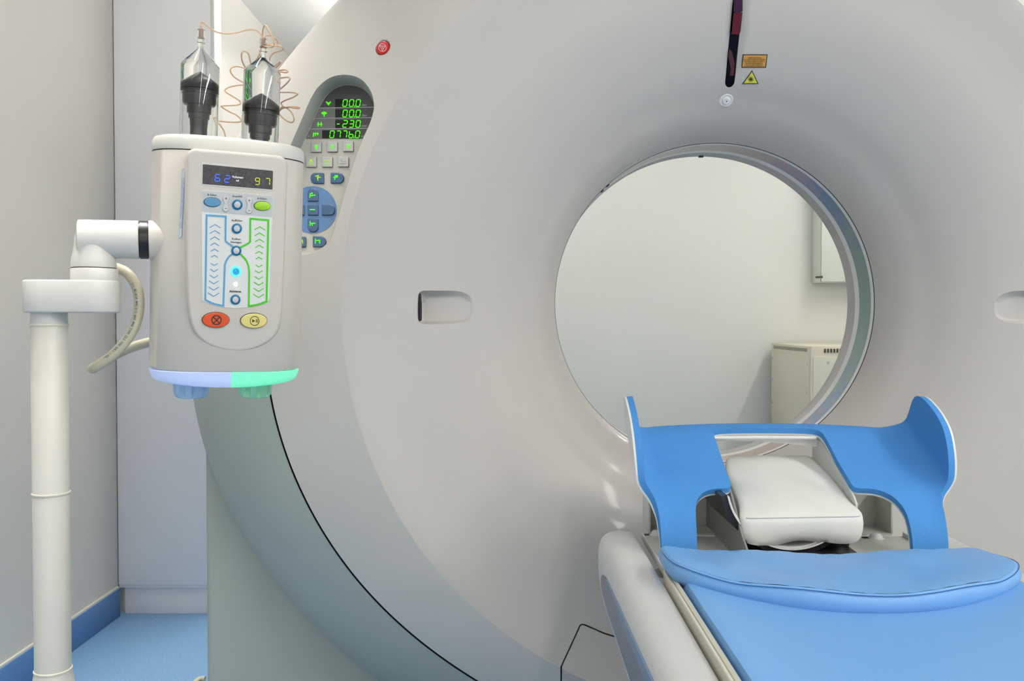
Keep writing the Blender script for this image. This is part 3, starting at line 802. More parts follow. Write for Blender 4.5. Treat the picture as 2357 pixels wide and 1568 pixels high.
for ri, (x0, y0, s_) in enumerate(rows_):
    dg = MB()
    x = {0: 788.5, 1: 788.5, 2: 775.5, 3: 758.5}[ri]
    for ch in s_:
        if ch == '.': dg.plate(ell(x - 2.6, y0 + 15.2, 1.3, 1.3, 10), PP, .0018, .0022); continue
        wd = 9.2
        if ch == '-': add_stroke(dg, [(x, y0 + 8), (x + 6, y0 + 8)], 2.2, PP, .0018, .0022); x += 13; continue
        cc = 'b' if (ri == 3 and ch == '6') else ch
        add_digit(dg, cc, x, y0, wd, 15.5, 2.1, PP, .0022, slant=.14); x += 15.0 if ri != 3 else 14.7
    dg.build('digits', M_egreen, disp)
ic = MB()
for X, Y, kind in ((756, 237, 0), (746, 261.5, 1), (736, 286, 2), (726, 310, 3)):
    if kind == 0: add_stroke(ic, [(X - 5, Y - 3), (X, Y + 4), (X + 5, Y - 3)], 2.6, PP, .0014, .002); ic.plate(ell(X, Y + 1, 2.6, 2.6, 10), PP, .0014, .002)
    if kind == 1: ic.plate(ell(X, Y - 1, 6.5, 3.2, 12), PP, .0014, .002); add_stroke(ic, [(X, Y), (X, Y + 7)], 2, PP, .0014, .002)
    if kind == 2:
        for q in (-3.5, 3.5): add_stroke(ic, [(X + q, Y - 5), (X + q, Y + 5)], 1.8, PP, .0014, .002)
        add_stroke(ic, [(X - 6, Y), (X + 6, Y)], 1.8, PP, .0014, .002)
    if kind == 3: add_stroke(ic, [(X - 5, Y + 5), (X - 4, Y - 3), (X + 6, Y - 3), (X + 5, Y + 1)], 2.2, PP, .0014, .002); add_stroke(ic, [(X, Y - 3), (X, Y + 3)], 1.8, PP, .0014, .002)
ic.build('display_icon', M_egreen, disp)
tx = MB()
for yy, s_ in ((244, 'deg'), (268, 'deg'), (292, 'mm'), (316, 'mm')): add_text(tx, s_, 838.5, yy, 8, PP, .002, bold=.02)
tx.build('unit_text', mat('grey_print', (.4, .4, .4, 1), .5), disp)
def key(outl, m, icon, im, name='panel_key'):
    sh_ = MB().plate([(X + .9, Y + 1.3) for X, Y in outl], PP, .0, .0016).build(name, M_keyside, gantry)
    MB().plate(outl, PP, .0012, .0042, 1.3).build('key_cap', m, sh_)
    if icon:
        k_ = MB()
        for s_ in icon:
            if len(s_) == 3: k_.plate(ell(s_[0], s_[1], s_[2], s_[2], 10), PP, .004, .0046)
            else: add_stroke(k_, s_[0], s_[1], PP, .004, .0046)
        k_.build('key_icon', im, sh_)
sq = lambda cx, cy: rrect(cx - 12, cy - 12, cx + 12, cy + 11.5, 1.5)
for cx, cy in ((727.5, 338.5), (764.5, 338), (801, 337)):
    key(sq(cx, cy), M_key, [(cx, cy, 3.2), ([(cx - 4, cy - 4), (cx + 4, cy - 4)], 1.4), ([(cx, cy), (cx, cy + 6)], 2)], M_egreen)
key(sq(716, 373), M_key, [(716, 369, 3.0), ([(712, 376), (716, 369), (720, 376)], 1.6), ([(710, 378), (722, 378)], 1.6)], M_elime)
key(sq(753, 373), M_key, [([(747, 369), (759, 369)], 1.8), ([(747, 376), (759, 376)], 1.8)], M_elime)
key(sq(790, 372.5), M_key, [([(785, 366), (785, 370), (788, 372)], 1.0), ([(789, 373), (796, 372)], 1.0), ([(783, 377), (796, 377)], 1.2)], M_ventm)
key(rrect(715, 398, 745, 422, (11, 1.5, 1.5, 11)), M_kbl, [([(725, 406), (733, 404), (731, 412)], 2), ([(729, 409), (738, 408)], 2), ([(731, 408), (732, 416)], 2)], M_elime)
key(rrect(761, 397.5, 791, 421.5, (1.5, 11, 11, 1.5)), M_kbl, [([(767, 409), (772, 407), (770, 414)], 2.2), (775, 406, 3.2), ([(770, 404), (777, 404)], 2)], M_egreen)
pc = MB().plate(ell(719.5, 483, 55.5, 54.5, 48), PP, .0002, .0008).build('panel_disc', M_pcirc, gantry, label='pale blue printed disc under five keys')
key(rrect(708, 434, 732, 463, (11, 11, 1.5, 1.5)), M_kbl, [([(713, 455), (714, 446), (720, 446)], 2), ([(714, 451), (726, 449)], 2.4), (718, 445, 2)], M_egreen)
key(rrect(708, 471.5, 732, 495, 1.5), M_kbl, [([(713, 482.5), (725, 482.5)], 2.6)], M_egreen)
key(rrect(740.5, 470.5, 770.5, 495, (1.5, 11, 11, 1.5)), M_kbl, None, None)
key(rrect(671, 471.5, 700.5, 495, (11, 1.5, 1.5, 11)), M_kbl, None, None)
key(rrect(708, 503, 732, 533.5, (1.5, 1.5, 11, 11)), M_kbl, [([(714, 509), (714, 520)], 2), ([(714, 515), (726, 514)], 2.4), ([(718, 515), (719, 520)], 2)], M_egreen)
key(rrect(720, 544, 750, 568, (1.5, 11, 11, 1.5)), M_kbl, [([(726, 549), (726, 561)], 2), ([(726, 554), (736, 553), (736, 561)], 2), (735, 554, 2.2)], M_egreen)
key(rrect(674, 545, 704, 568.5, (11, 1.5, 1.5, 11)), M_kbl, [([(692, 555), (696, 553), (697, 561)], 2), (694, 555, 2)], M_elime)

# ================================================================== CONTRAST INJECTOR
YAW, ROLL, PITCH = radians(21.4), radians(1.25), radians(3.0)
R3 = Matrix.Rotation(YAW, 3, 'Z') @ Matrix.Rotation(ROLL, 3, 'Y') @ Matrix.Rotation(PITCH, 3, 'X')
HO = P(424, 343.5, 1.30) - R3 @ Vector((-.0685, -.066, .165))
R3i = R3.inverted()
def hl(u, v, z): return HO + R3 @ Vector((u, v, z))
def hray(X, Y, pl_n, pl_d):
    """intersect pixel ray with local plane n.p = d, returns local point"""
    o = R3i @ (O - HO); r = R3i @ ray(X, Y); t = (pl_d - o.dot(pl_n)) / r.dot(pl_n); return o + r * t
# slanted front panel plane (local): v = -.0765 - .030 * (z/.33)
PN = Vector((0, 1, .085)).normalized(); PDD = PN.dot(Vector((0, -.0820, 0)))
def HP(X, Y, off=0.0):
    p = hray(X, Y, PN, PDD) - PN * off; return HO + R3 @ p
inj = thing('contrast_injector', P(115, 1568, 1.30).xy.to_3d(), 'white two-channel contrast injector head on a swivel arm and white pole', 'medical injector')
def sel(zv, ku=1.0, kv=1.0, n=72, pw=2.4, dz=0):
    r = []
    for i in range(n):
        t = 2 * pi * i / n; c, s_ = cos(t), sin(t)
        u = .1145 * ku * abs(c) ** (2 / pw) * (1 if c >= 0 else -1); v = .070 * kv * abs(s_) ** (2 / pw) * (1 if s_ >= 0 else -1)
        r.append(hl(u, v, zv + dz * (1 - (u / .1145) ** 2)))
    return r
ZT, ZB = .165, -.168
hs = MB().loft([sel(ZB, .97, .96), sel(ZB + .004), sel(0, 1.0), sel(ZT - .001), sel(ZT, .992, .99)])
housing = hs.build('housing', M_inj, inj)
MB().loft([sel(ZT - .0005, .985, .98), sel(ZT + .0015, .985, .98)]).build('cap_gap', M_black, housing)
MB().loft([sel(ZT + .0015, 1.0, 1.0), sel(ZT + .003, 1.006, 1.01), sel(ZT + .017, .998, 1.0), sel(ZT + .0225, .97, .955), sel(ZT + .0245, .91, .88)]).build('top_cap', M_cap, inj)
# bezel block with slanted face
def bez(px, off, back=False):
    out = []
    for X, Y in px:
        p = R3i @ (HP(X, Y, off) - HO)
        if back: p.y = -.05
        out.append(hl(*p))
    return out
bo = rrect(0, 0, 1, 1, (.1, .1, .02, .02))
def quad(u, v, q):  # bilinear px quad tl,tr,br,bl
    a = (q[0][0] * (1 - u) + q[1][0] * u, q[0][1] * (1 - u) + q[1][1] * u); b = (q[3][0] * (1 - u) + q[2][0] * u, q[3][1] * (1 - u) + q[2][1] * u)
    return (a[0] * (1 - v) + b[0] * v, a[1] * (1 - v) + b[1] * v)
BQ = [(432, 353), (660, 373), (638, 838), (429, 838)]
top_ = rrect(432, 353, 660, 600, (20, 20, 1, 1), 0.085, n=7)[:16]
bz0 = top_ + [(657, 470), (652, 600), (648, 690)] + cat2([(645, 735), (638, 762), (618, 784), (585, 801), (545, 808), (505, 802), (472, 786), (450, 764), (440, 738)], 3) + [(434, 690), (431, 600), (431, 470)]
bz = MB(); bz.loft([bez(inset(bz0, -7), 0, True), bez(inset(bz0, -3.5), -.006), bez(inset(bz0, -1.2), -.0018), bez(inset(bz0, 1.5), -.0002), bez(inset(bz0, 5), 0)])
bezel = bz.build('front_bezel', M_inj, inj, smooth=60)
# display
def trim(a, b):  # frame between two outlines
    pass
dsp0 = [quad(u, v, [(463.5, 373.5), (632.5, 389), (629.5, 440), (463, 427.5)]) for u, v in rrect(0, 0, 1, 1, .03)]
MB().plate(dsp0, HP, -.002, .0006, .8).build('display_frame', M_cap, inj)
dsp1 = [quad(u, v, [(467, 378), (628.5, 393.5), (627, 436.5), (466, 423.5)]) for u, v in rrect(0, 0, 1, 1, .02)]
dsp = MB().plate(dsp1, HP, .0, .0010).build('display', M_disp, inj, label='dark volume display')
SLP = .085
d1 = MB(); add_digit(d1, '6', 494.5, 401.5, 10.5, 15.5, 1.9, HP, .0015, .12, SLP); add_digit(d1, '2', 516.5, 403.5, 11, 15.5, 1.9, HP, .0015, .12, SLP); d1.build('blue_digits', M_eblue, dsp)
d2 = MB(); add_digit(d2, '9', 587, 409.5, 9.5, 15, 1.6, HP, .0015, .09, SLP); add_digit(d2, '7', 610.5, 410.5, 9.8, 15, 1.6, HP, .0015, .05, SLP); d2.build('yellow_digits', M_eyel, dsp)
d3 = MB(); add_text(d3, 'Volumen', 547, 410.3, 7.2, HP, .0015, SLP, bold=.02); add_text(d3, 'ml', 546.5, 418, 7.2, HP, .0015, SLP, bold=.02); d3.build('display_caption', M_wtext, dsp)
# keypad
KQ = [(464.5, 438), (629, 452), (619, 694), (466, 687)]
ko = [(464.5, 441), (467, 438), (626, 451), (629, 454), (624, 560), (619, 692), (600, 700), (575, 706.5), (545, 709), (515, 707), (490, 702), (466, 692), (465, 560)]
MB().plate(inset(ko, -2.0), HP, -.002, .0005, .6).build('keypad_frame', M_cap, inj)
kp = MB().plate(ko, HP, .0, .0008).build('keypad', M_keypad, inj, label='printed keypad membrane')
MB().plate([(465, 441), (467, 438.5), (626, 451.5), (628.5, 454), (626.3, 500.5), (465, 487.5)], HP, .0008, .0010).build('keypad_band', M_keypad2, kp)
def oval(cx, cy, a, b, m, name, rot=0.05, h=.0035):
    s_ = MB().plate(ell(cx, cy, a, b, 40, rot), HP, .0006, .0012).build(name, M_ink, inj)
    MB().plate(ell(cx + .4, cy + .2, a - 1.1, b - 1.0, 40, rot), HP, .001, h, 1.6).build('button_cap', m, s_); return s_
oval(488.3, 465.5, 20.3, 11.3, M_kblue, 'fill_button', .07)
oval(603.2, 474, 19.6, 11.2, M_lgbtn, 'fill_button', .05)
for (cx, y0) in ((520, 457), (573.5, 461.5)):
    pm = [(cx + 7.2 * cos(radians(a)), y0 + 7.2 * sin(radians(a))) for a in range(145, 396, 12)] + [(cx + 3.5, y0 + 11.5)] + [(cx - .5 + 7.2 * cos(radians(a)), y0 + 23.2 + 7.2 * sin(radians(a))) for a in range(-35, 216, 12)] + [(cx - 4, y0 + 11.5)]
    g = MB().plate([(X + .6, Y + .8) for X, Y in pm], HP, .0006, .0013).build('plus_minus_key', M_ventm, inj)
    MB().plate(pm, HP, .001, .0028, .8).build('key_cap', M_key, g)
    s_ = MB(); add_stroke(s_, [(cx - 2.4, y0), (cx + 2.4, y0)], 1.1, HP, .0027, .0031); add_stroke(s_, [(cx, y0 - 2.4), (cx, y0 + 2.4)], 1.1, HP, .0027, .0031); add_stroke(s_, [(cx - 2.9, y0 + 23.2), (cx + 1.9, y0 + 23.4)], 1.1, HP, .0027, .0031)
    s_.build('key_sign', M_ink, g)
for s_, X, Y in (('B füllen', 487.8, 451), ('Autofüll', 546, 454.3), ('A füllen', 602.8, 459.5), ('Auffüllen', 545.2, 509.8), ('Kolben', 543.8, 552.3), ('bewegen', 543.5, 559.6)):
    cp_ = MB(); add_text(cp_, s_, X, Y, 6.6, HP, .0012, .05, xs=1.08, bold=.012); cp_.build('button_caption', M_ink, kp)
cp_ = MB(); add_text(cp_, 'Aktivieren', 541.5, 673, 6.6, HP, .0012, .02, xs=1.0, bold=.03); cp_.build('button_caption', M_ink, kp)
for cx, cy, q in ((546, 471.3, 12), (545, 526, 11.8), (543.8, 577, 11.6), (541.8, 689.5, 11.5)):
    rb = MB().plate(ell(cx, cy, q, q, 36), HP, .0008, .0034, 1.8).build('ring_button', M_ring, inj)
    MB().plate(ell(cx, cy, q * .6, q * .62, 30), HP, .003, .0037, .5).build('button_centre', M_keygrey, rb)
# channel outlines
def chan(pts, m, wd, nm):
    s_ = MB(); add_stroke(s_, pts, wd, HP, .0008, .0013); return s_.build(nm, m, kp)
BLc = [(536, 568)] + cat2([(534, 566.5), (521, 557), (519, 553), (519, 548)], 3) + [(519.5, 498.5), (475.5, 495.5), (472.5, 690)] + cat2([(472.5, 690), (484, 696), (495, 700), (514, 704)], 3)[1:] + [(517.5, 610)] + cat2([(517.5, 610), (521, 600), (528, 590), (537, 584)], 3)[1:]
GRc = [(551, 571)] + cat2([(553, 570), (570, 561), (575, 557), (575.5, 553)], 3) + [(576, 503.5), (617.5, 507), (613.5, 693.5)] + cat2([(613.5, 693.5), (600, 699), (588, 702), (572.5, 704.5)], 3)[1:] + [(573.5, 625)] + cat2([(573.5, 625), (571, 610), (564, 596), (552, 584)], 3)[1:]
chan(BLc, M_lblue, 4.4, 'channel_outline'); chan(GRc, M_lgreen, 4.4, 'channel_outline')
def chev(x0, x1, ys, m, up, w0, w1, sl):
    s_ = MB()
    for i, y in enumerate(ys):
        t_ = i / max(1, len(ys) - 1); cx = x0 + (x1 - x0) * t_; wd = w0 + (w1 - w0) * t_; hh = wd * .36
        add_stroke(s_, [(cx - wd, y + (hh if up else -hh) - sl * wd), (cx, y - (hh if up else -hh) * .7), (cx + wd, y + (hh if up else -hh) + sl * wd)], 1.9, HP, .0008, .0013)
    return s_.build('chevron_marks', m, kp)
UB = [520, 533.7, 547.9, 561.8, 575.6, 589.6]; UG = [525, 539, 553.3, 567, 580.7, 594]
chev(495, 493.5, UB, M_lblue, True, 12.8, 8.0, .03); chev(598, 596, UG, M_lgreen, True, 12.4, 7.8, .03)
DB_ = [609, 622.8, 637, 650.5, 664.8, 678.8]; DG = [612.5, 625.8, 640, 653.6, 667.8, 681.5]
chev(493, 491.5, DB_, M_lblue, False, 8.0, 13, .03); chev(596, 595, DG, M_lgreen, False, 7.8, 12.5, .02)
cl = MB().plate(ell(542.9, 624.5, 12.6, 13, 36), HP, .0008, .002, 1).build('confirm_button', M_ecyan, inj, label='glowing cyan confirm button')
MB().plate(ell(543, 624.8, 8, 8.2, 28), HP, .002, .0026, .5).build('button_centre', M_ecyan2, cl)
s_ = MB(); add_stroke(s_, ell(543, 625, 5.6, 5.6, 20), .9, HP, .0026, .003, True); add_stroke(s_, [(540.3, 625), (542.5, 627.5), (546.5, 622)], 1.1, HP, .0026, .003); s_.build('tick_mark', M_ring, cl)
MB().plate(ell(542, 654.3, 4.6, 5.2, 20), HP, .0008, .0022, .8).build('indicator_light', M_ewhite, inj)
b1 = oval(496.3, 736.3, 32.2, 18.2, M_red, 'stop_button', .0, .004)
s_ = MB(); add_stroke(s_, ell(498, 736.2, 10.7, 10.2, 30), 2.4, HP, .0038, .0044, True); add_stroke(s_, [(491, 729.5), (505, 743)], 2.4, HP, .0038, .0044); add_stroke(s_, [(505, 729.5), (491, 743)], 2.4, HP, .0038, .0044); s_.build('button_symbol', M_ink, b1)
b2 = oval(583.7, 738, 31.2, 17.8, M_yel, 'start_button', .0, .004)
s_ = MB(); add_stroke(s_, ell(585.6, 738, 10.3, 10.4, 30), 1.5, HP, .0038, .0044, True); s_.plate([(580, 734), (587, 738), (580, 742)], HP, .0038, .0044)
for q in (589.3, 592): add_stroke(s_, [(q, 734.2), (q, 742)], 1.5, HP, .0038, .0044)
s_.build('button_symbol', mat('brown_print', (.07, .055, .03, 1), .5), b2)
# side label on the housing
def HS(X, Y, off=0):  # onto the super-ellipse side of the housing
    o = R3i @ (O - HO); r = R3i @ ray(X, Y)
    lo_, hi_ = 0.9, 1.40; f = lambda t: abs((o + r * t).x / .1145) ** 2.4 + abs((o + r * t).y / .07) ** 2.4 - 1
    t = 1.1; st_ = .002
    while f(t) > 0 and t < 1.6: t += st_
    t -= st_
    for _ in range(12):
        st_ /= 2
        if f(t + st_) > 0: t += st_
    p = o + r * t; nn = Vector((abs(p.x / .1145) ** 1.4 / .1145 * (1 if p.x > 0 else -1), abs(p.y / .07) ** 1.4 / .07 * (1 if p.y > 0 else -1), 0)).normalized()
    return HO + R3 @ (p + nn * off)
lbl = MB().plate([(419.5, 391), (426.5, 387.5), (419, 545), (412, 550)], HS, .0003, .0006).build('side_label', M_lblue, housing, label='narrow pale printed side label')
MB().plate([(420, 392), (425.8, 389), (418.4, 544.5), (412.8, 548.5)], HS, .0006, .0009).build('label_face', mat('label_pale', (.62, .66, .69, 1), .5), housing)
tx = MB(); random.seed(8)
for k in range(34):
    yy = 411 + k * 3.4; t_ = (yy - 390) / 157; xa = 419.6 - 6.7 * t_; xb = 425.4 - 6.9 * t_
    for q in (.15, .4, .65, .85):
        if random.random() < .82: xx = xa + (xb - xa) * q; add_stroke(tx, [(xx, yy), (xx - .1, yy + 2.6)], .7, HS, .0009, .0011)
tx.build('label_print', mat('label_blue_print', (.32, .42, .62, 1), .5), housing)
# light bars
def half(zv, ku, kv, dz, side, n=40, du=0):
    """half of the super-ellipse: side -1 = left, 1 = right"""
    pts = []; split = (R3i @ (P(534, 868, 1.33) - HO)).x
    full = []
    for i in range(120):
        t = 2 * pi * i / 120; c, s_ = cos(t), sin(t)
        u = .1145 * ku * abs(c) ** (2 / 2.4) * (1 if c >= 0 else -1); v = .070 * kv * abs(s_) ** (2 / 2.4) * (1 if s_ >= 0 else -1)
        u = min(u, split - .0004) if side < 0 else max(u, split + .0004)
        full.append(hl(u, v, zv - dz * (1 - (u / .1145) ** 2)))
    return full
for side, m, nm, lb_ in ((-1, M_barblue, 'light_bar', 'blue lit bar'), (1, M_bargreen, 'light_bar', 'green lit bar')):
    MB().loft([half(ZB - .0005, .975, .96, 0, side), half(ZB - .002, 1.0, 1.0, 0, side), half(ZB - .010, .978, .965, .001, side), half(ZB - .0148, .955, .93, .006, side), half(ZB - .0168, .91, .87, .0085, side), half(ZB - .0172, .5, .5, .0088, side)]).build(nm, m, inj, label=lb_)
MB().loft([sel(ZB - .001, .965, .95), sel(ZB + .001, .965, .95)]).build('bar_gap', M_ring, housing)
for (px, m, lb_) in ((440.5, M_knobblue, 'pale blue knob'), (587.5, M_knobgreen, 'pale green knob')):
    p = hray(px, 880, Vector((0, 1, 0)), .0); zc = ZB - .022
    kb = MB(); rg = []
    for (rr, h) in ((.024, .004), (.0275, .0), (.0275, -.004), (.0272, -.008), (.0268, -.012), (.0264, -.016), (.0258, -.020), (.0235, -.0245), (.0205, -.026)):
        ring_ = []
        for i in range(144):
            a = 2 * pi * i / 144
            dent = .0060 * max(0, cos(a * 9)) ** 1.1 * sqrt(max(0, 1 - (abs(h + .014) / .0095) ** 2))
            ring_.append(hl(p.x + (rr - dent) * cos(a), p.y + (rr - dent) * sin(a), zc + h))
        rg.append(ring_)
    kb.loft(rg).build('manual_knob', m, inj, label=lb_, smooth=60)

# arm: socket on the housing, black ring, elbow, collar, block, pole
A0 = R3i @ (P(345, 551.5, 1.362) - HO)
ax = R3 @ Vector((-1, 0, 0)); ax.z -= .035; ax.normalize()
ac = hl(-.0635, -.014, A0.z)
r43 = .0296
sk = MB().lathe([(.037, .018), (.0345, .025), (.0315, .033), (.0303, .040), (.0300, .0525), (.029, .0532)], ac, ax, 48).build('arm_socket', M_inj, inj)
MB().lathe([(.0275, .052), (.0275, .054), (.0292, .0545), (.0292, .0655), (.0275, .066), (.0275, .069)], ac, ax, 48).build('swivel_ring', M_blackpl, inj, label='glossy black swivel ring')
# elbow outline: horizontal tube + vertical bell
eb_c = ac + ax * .139
el = MB(); el.lathe([(.0270, .0668), (.0290, .0675), (.0292, .070), (.0290, .100), (.0287, .136), (.0284, .1465), (.0281, .150), (.0225, .152), (.0145, .1485), (.0140, .143), (0, .143)], ac, ax, 48)
rg = []
top_c = ac + ax * .129
zt = P(220, 545, 1.33).z; zb_ = P(220, 616, 1.33).z
for (h, rx, sh_) in ((0.020, .016, -.003), (.014, .022, -.002), (.006, .0255, -.001), (-.002, .0264, -.0005), (-.012, .0272, .0), (-.022, .0284, 0), (-.030, .0302, 0), (-.037, .0314, 0), (-.045, .0315, 0), (zb_ - ac.z, .0315, 0)):
    rg.append([Vector((top_c.x - .001 + sh_ * -1 + rx * cos(2 * pi * i / 48), top_c.y + rx * sin(2 * pi * i / 48), ac.z + h)) for i in range(48)])
el.loft(rg); elb = el.build('elbow', M_arm, inj, smooth=50)
MB().lathe([(.0128, .1430), (.0128, .146), (0, .1465)], ac, ax, 32).build('elbow_port', M_blackpl, elb)
vc_ = Vector((top_c.x, top_c.y, 0))
zc0 = P(220, 649, top_c.y).z; zc1 = P(220, 619, top_c.y).z
MB().lathe([(.0315, zc0), (.0328, zc0 + .001), (.0328, zc1 - .0012), (.0318, zc1)], vc_, (0, 0, 1), 48).build('collar', M_arm, inj)
MB().lathe([(.0300, zc1 - .001), (.0300, zb_ + .001)], vc_, (0, 0, 1), 48).build('collar_gap', M_ventd, inj)
pc_ = P(115, 900, 1.30); pxy = Vector((pc_.x, 1.30, 0))
zb0 = P(170, 720, 1.30).z; zb1 = P(170, 646, 1.30).z
bl_ = MB(); dr_ = (vc_.xy - pxy.xy); ln_ = dr_.length; dr_.normalize(); pr_ = Vector((-dr_.y, dr_.x))
def stad(r, z):
    o = []
    for i in range(25): a = pi / 2 + pi * i / 24; q = pxy.xy + dr_ * (r * cos(a)) + pr_ * (r * sin(a)); o.append(Vector((q.x, q.y, z)))
    for i in range(25): a = -pi / 2 + pi * i / 24; q = pxy.xy + dr_ * (ln_ + r * cos(a)) + pr_ * (r * sin(a)); o.append(Vector((q.x, q.y, z)))
    return o
bl_.loft([stad(.0325, zb0), stad(.0345, zb0 + .001), stad(.0352, zb0 + .0025), stad(.0352, zb1 - .0025), stad(.0345, zb1 - .001), stad(.0325, zb1)]).build('arm_block', M_arm, inj)
rp = .0253
pz = lambda Y: P(115, Y, 1.30).z
prof = [(rp + .03, 0.0), (rp + .03, .01), (rp + .004, .06), (rp + .004, pz(1566))]
MB().lathe([(rp - .0002, pz(746)), (rp - .0002, zb0)], pxy, (0, 0, 1), 48).build('pole_neck', mat('pole_neck_grey', (.55, .56, .55, 1), .4), inj)
pl_ = MB().lathe([(rp, pz(1542)), (rp, pz(750)), (rp - .001, pz(748))], pxy, (0, 0, 1), 48).build('pole', M_pole, inj)
for yy in (747.5, 1135, 1541): MB().lathe([(rp, pz(yy) - .003), (rp + .0014, pz(yy) - .0015), (rp + .0016, pz(yy)), (rp + .0014, pz(yy) + .0012), (rp, pz(yy) + .0018)], pxy, (0, 0, 1), 48, False).build('pole_ring', M_rail, pl_)
MB().lathe([(rp + .03, 0.09), (rp + .028, .30), (rp + .012, pz(1620)), (rp + .0035, pz(1570)), (rp + .0005, pz(1543))], pxy, (0, 0, 1), 48).build('pole_base_sleeve', M_pole, inj)
MB().lathe([(.20, 0.0), (.20, .03), (.18, .05), (.06, .09), (.05, .10)], pxy, (0, 0, 1), 48).build('floor_base', M_arm, inj)
# cable
cpts = [P(255, 616, 1.385), P(272, 618, 1.375), P(296, 632, 1.365), P(316, 665, 1.36), P(320, 705, 1.355), P(312, 745, 1.35), P(292, 782, 1.345), P(262, 815, 1.34), P(235, 835, 1.34), P(218, 846, 1.345),
        P(214, 848, 1.362), P(232, 838, 1.39), P(265, 817, 1.41), P(300, 801, 1.42), P(340, 789, 1.425), P(375, 783, 1.42), P(400, 780, 1.40)]
MB().tube(cpts, .0079, 18, 8).build('cable', M_cable, inj, label='thick beige cable looping behind the arm')
# printed line along the cable
def cable_text():
    path = catmull(cpts[0:11], 40)[40:]; cum = [0]
    scr = []
    for p in path:
        d_ = p - O; cosA, sinA = cos(ALPHA), sin(ALPHA)
        fwd = d_.y * cosA - d_.z * sinA; up_ = d_.y * sinA + d_.z * cosA
        scr.append((CX + F * d_.x / fwd, CY - F * up_ / fwd, p))
    for i in range(1, len(scr)): cum.append(cum[-1] + sqrt((scr[i][0] - scr[i - 1][0]) ** 2 + (scr[i][1] - scr[i - 1][1]) ** 2))
    s_ = '(F) 8C #18 AWG 5/C #20 AWG TYPE CL2 75C (UL) - CSA AWM I/II'
    mb = MB(); pos = 46.0; adv = 4.2
    for ch in s_:
        pos += adv
        if ch == ' ': continue
        i = next((k for k in range(len(cum)) if cum[k] > pos), None)
        if i is None or i >= len(path) - 2: break
        p = path[i]; tn = (path[i + 1] - path[i]).normalized()
        vw = (O - p).normalized(); side = vw.cross(tn).normalized()
        v_, f_ = text_geo(ch, .0047, 1, .02)
        th0 = -.52
        out = []
        for (x, y) in v_:
            a = th0 + y / .0081 - .10
            nn = side * -sin(a) * -1 + vw * cos(a)
            # text top points to the inside of the bend
            out.append(p + tn * x + (vw * cos(a) + side * (-sin(a) * -1)) * .0084)
        mb.add(out, f_)
    return mb
ct_ = cable_text(); ct_.build('cable_print', M_inkblue, inj, smooth=0, recalc=False)

# ---------------- syringes
def syringe(px0, px1, ytop_cyl, plg_tip_y, label):
    """px0: pixel of the axis at the cap, px1: pixel of the axis at the tip"""
    a = hray(px0[0], px0[1], Vector((0, 1, 0)), .0); b = hray(px1[0], px1[1], Vector((0, 1, 0)), .0)
    ux = a.x; zc = ZT + .0245
    sh_z = hray(px1[0], ytop_cyl, Vector((0, 1, 0)), .0).z; tip_z = hray(px1[0], px1[1], Vector((0, 1, 0)), 0).z
    ptz = hray(px1[0], plg_tip_y, Vector((0, 1, 0)), 0).z
    tilt = (b.x - a.x)
    base = hl(ux, 0, zc); axv = (hl(ux + tilt, 0, b.z) - hl(ux, 0, a.z)).normalized()
    t = thing('syringe', base, label, 'syringe', None)
    Hc = sh_z - zc; Ht = tip_z - zc; Pz = ptz - zc; R = .0288
    out_ = [(R, -.02), (R, Hc - .004), (R - .0015, Hc), (.0055, Ht), (.0048, Ht + .004), (.0046, Ht + .009), (.0062, Ht + .0095), (.0062, Ht + .011), (.0046, Ht + .0115), (.0042, Ht + .017)]
    in_ = [(0, Ht + .017), (0, Pz - .030), (R - .0022, Pz - .0305), (R - .0022, -.02)]
    MB().lathe(out_ + in_ + [out_[0]], base, axv, 64, False).build('barrel', M_glass, t, smooth=35, label='clear barrel')
    r = R - .0025
    MB().lathe([(.0, Pz), (.0015, Pz - .0006), (r - .001, Pz - .0185), (r, Pz - .020), (r, Pz - .0255), (r - .0012, Pz - .0262), (r, Pz - .027), (r, Pz - .0335), (r - .002, Pz - .034)], base, axv, 56).build('plunger_seal', M_rubber, t)
    MB().lathe([(r - .0012, Pz - .034), (r - .0012, Pz - .046), (r - .0035, Pz - .050), (r - .008, Pz - .0505), (r - .0085, Pz - .062), (r - .0105, Pz - .0625), (r - .0108, Pz - .070), (r - .0125, Pz - .071), (r - .0135, Pz - .085), (r - .0137, min(-.02, Pz - .09))], base, axv, 40).build('plunger_rod', M_plg, t)
    # luer collar
    MB().lathe([(.0030, Ht + .016), (.0056, Ht + .0165), (.0058, Ht + .030), (.0046, Ht + .0305), (.0044, Ht + .018), (.0030, Ht + .0175)], base, axv, 32).build('luer_collar', M_glass, t)
    MB().lathe([(.0033, Ht + .017), (.0033, Ht + .0315), (.0014, Ht + .033)], base, axv, 24).build('luer_insert', mat('tan_insert', (.45, .30, .24, 1), .3), t)
    return base + axv * (Ht + .033), axv
t1, av = syringe((456.8, 312), (462, 114), 148, 170, 'clear syringe on the injector top, left one, plunger standing higher')
t2, av2 = syringe((597.8, 325), (605, 134), 163, 219, 'clear syringe on the injector top, right one, wrapped by the coiled line')
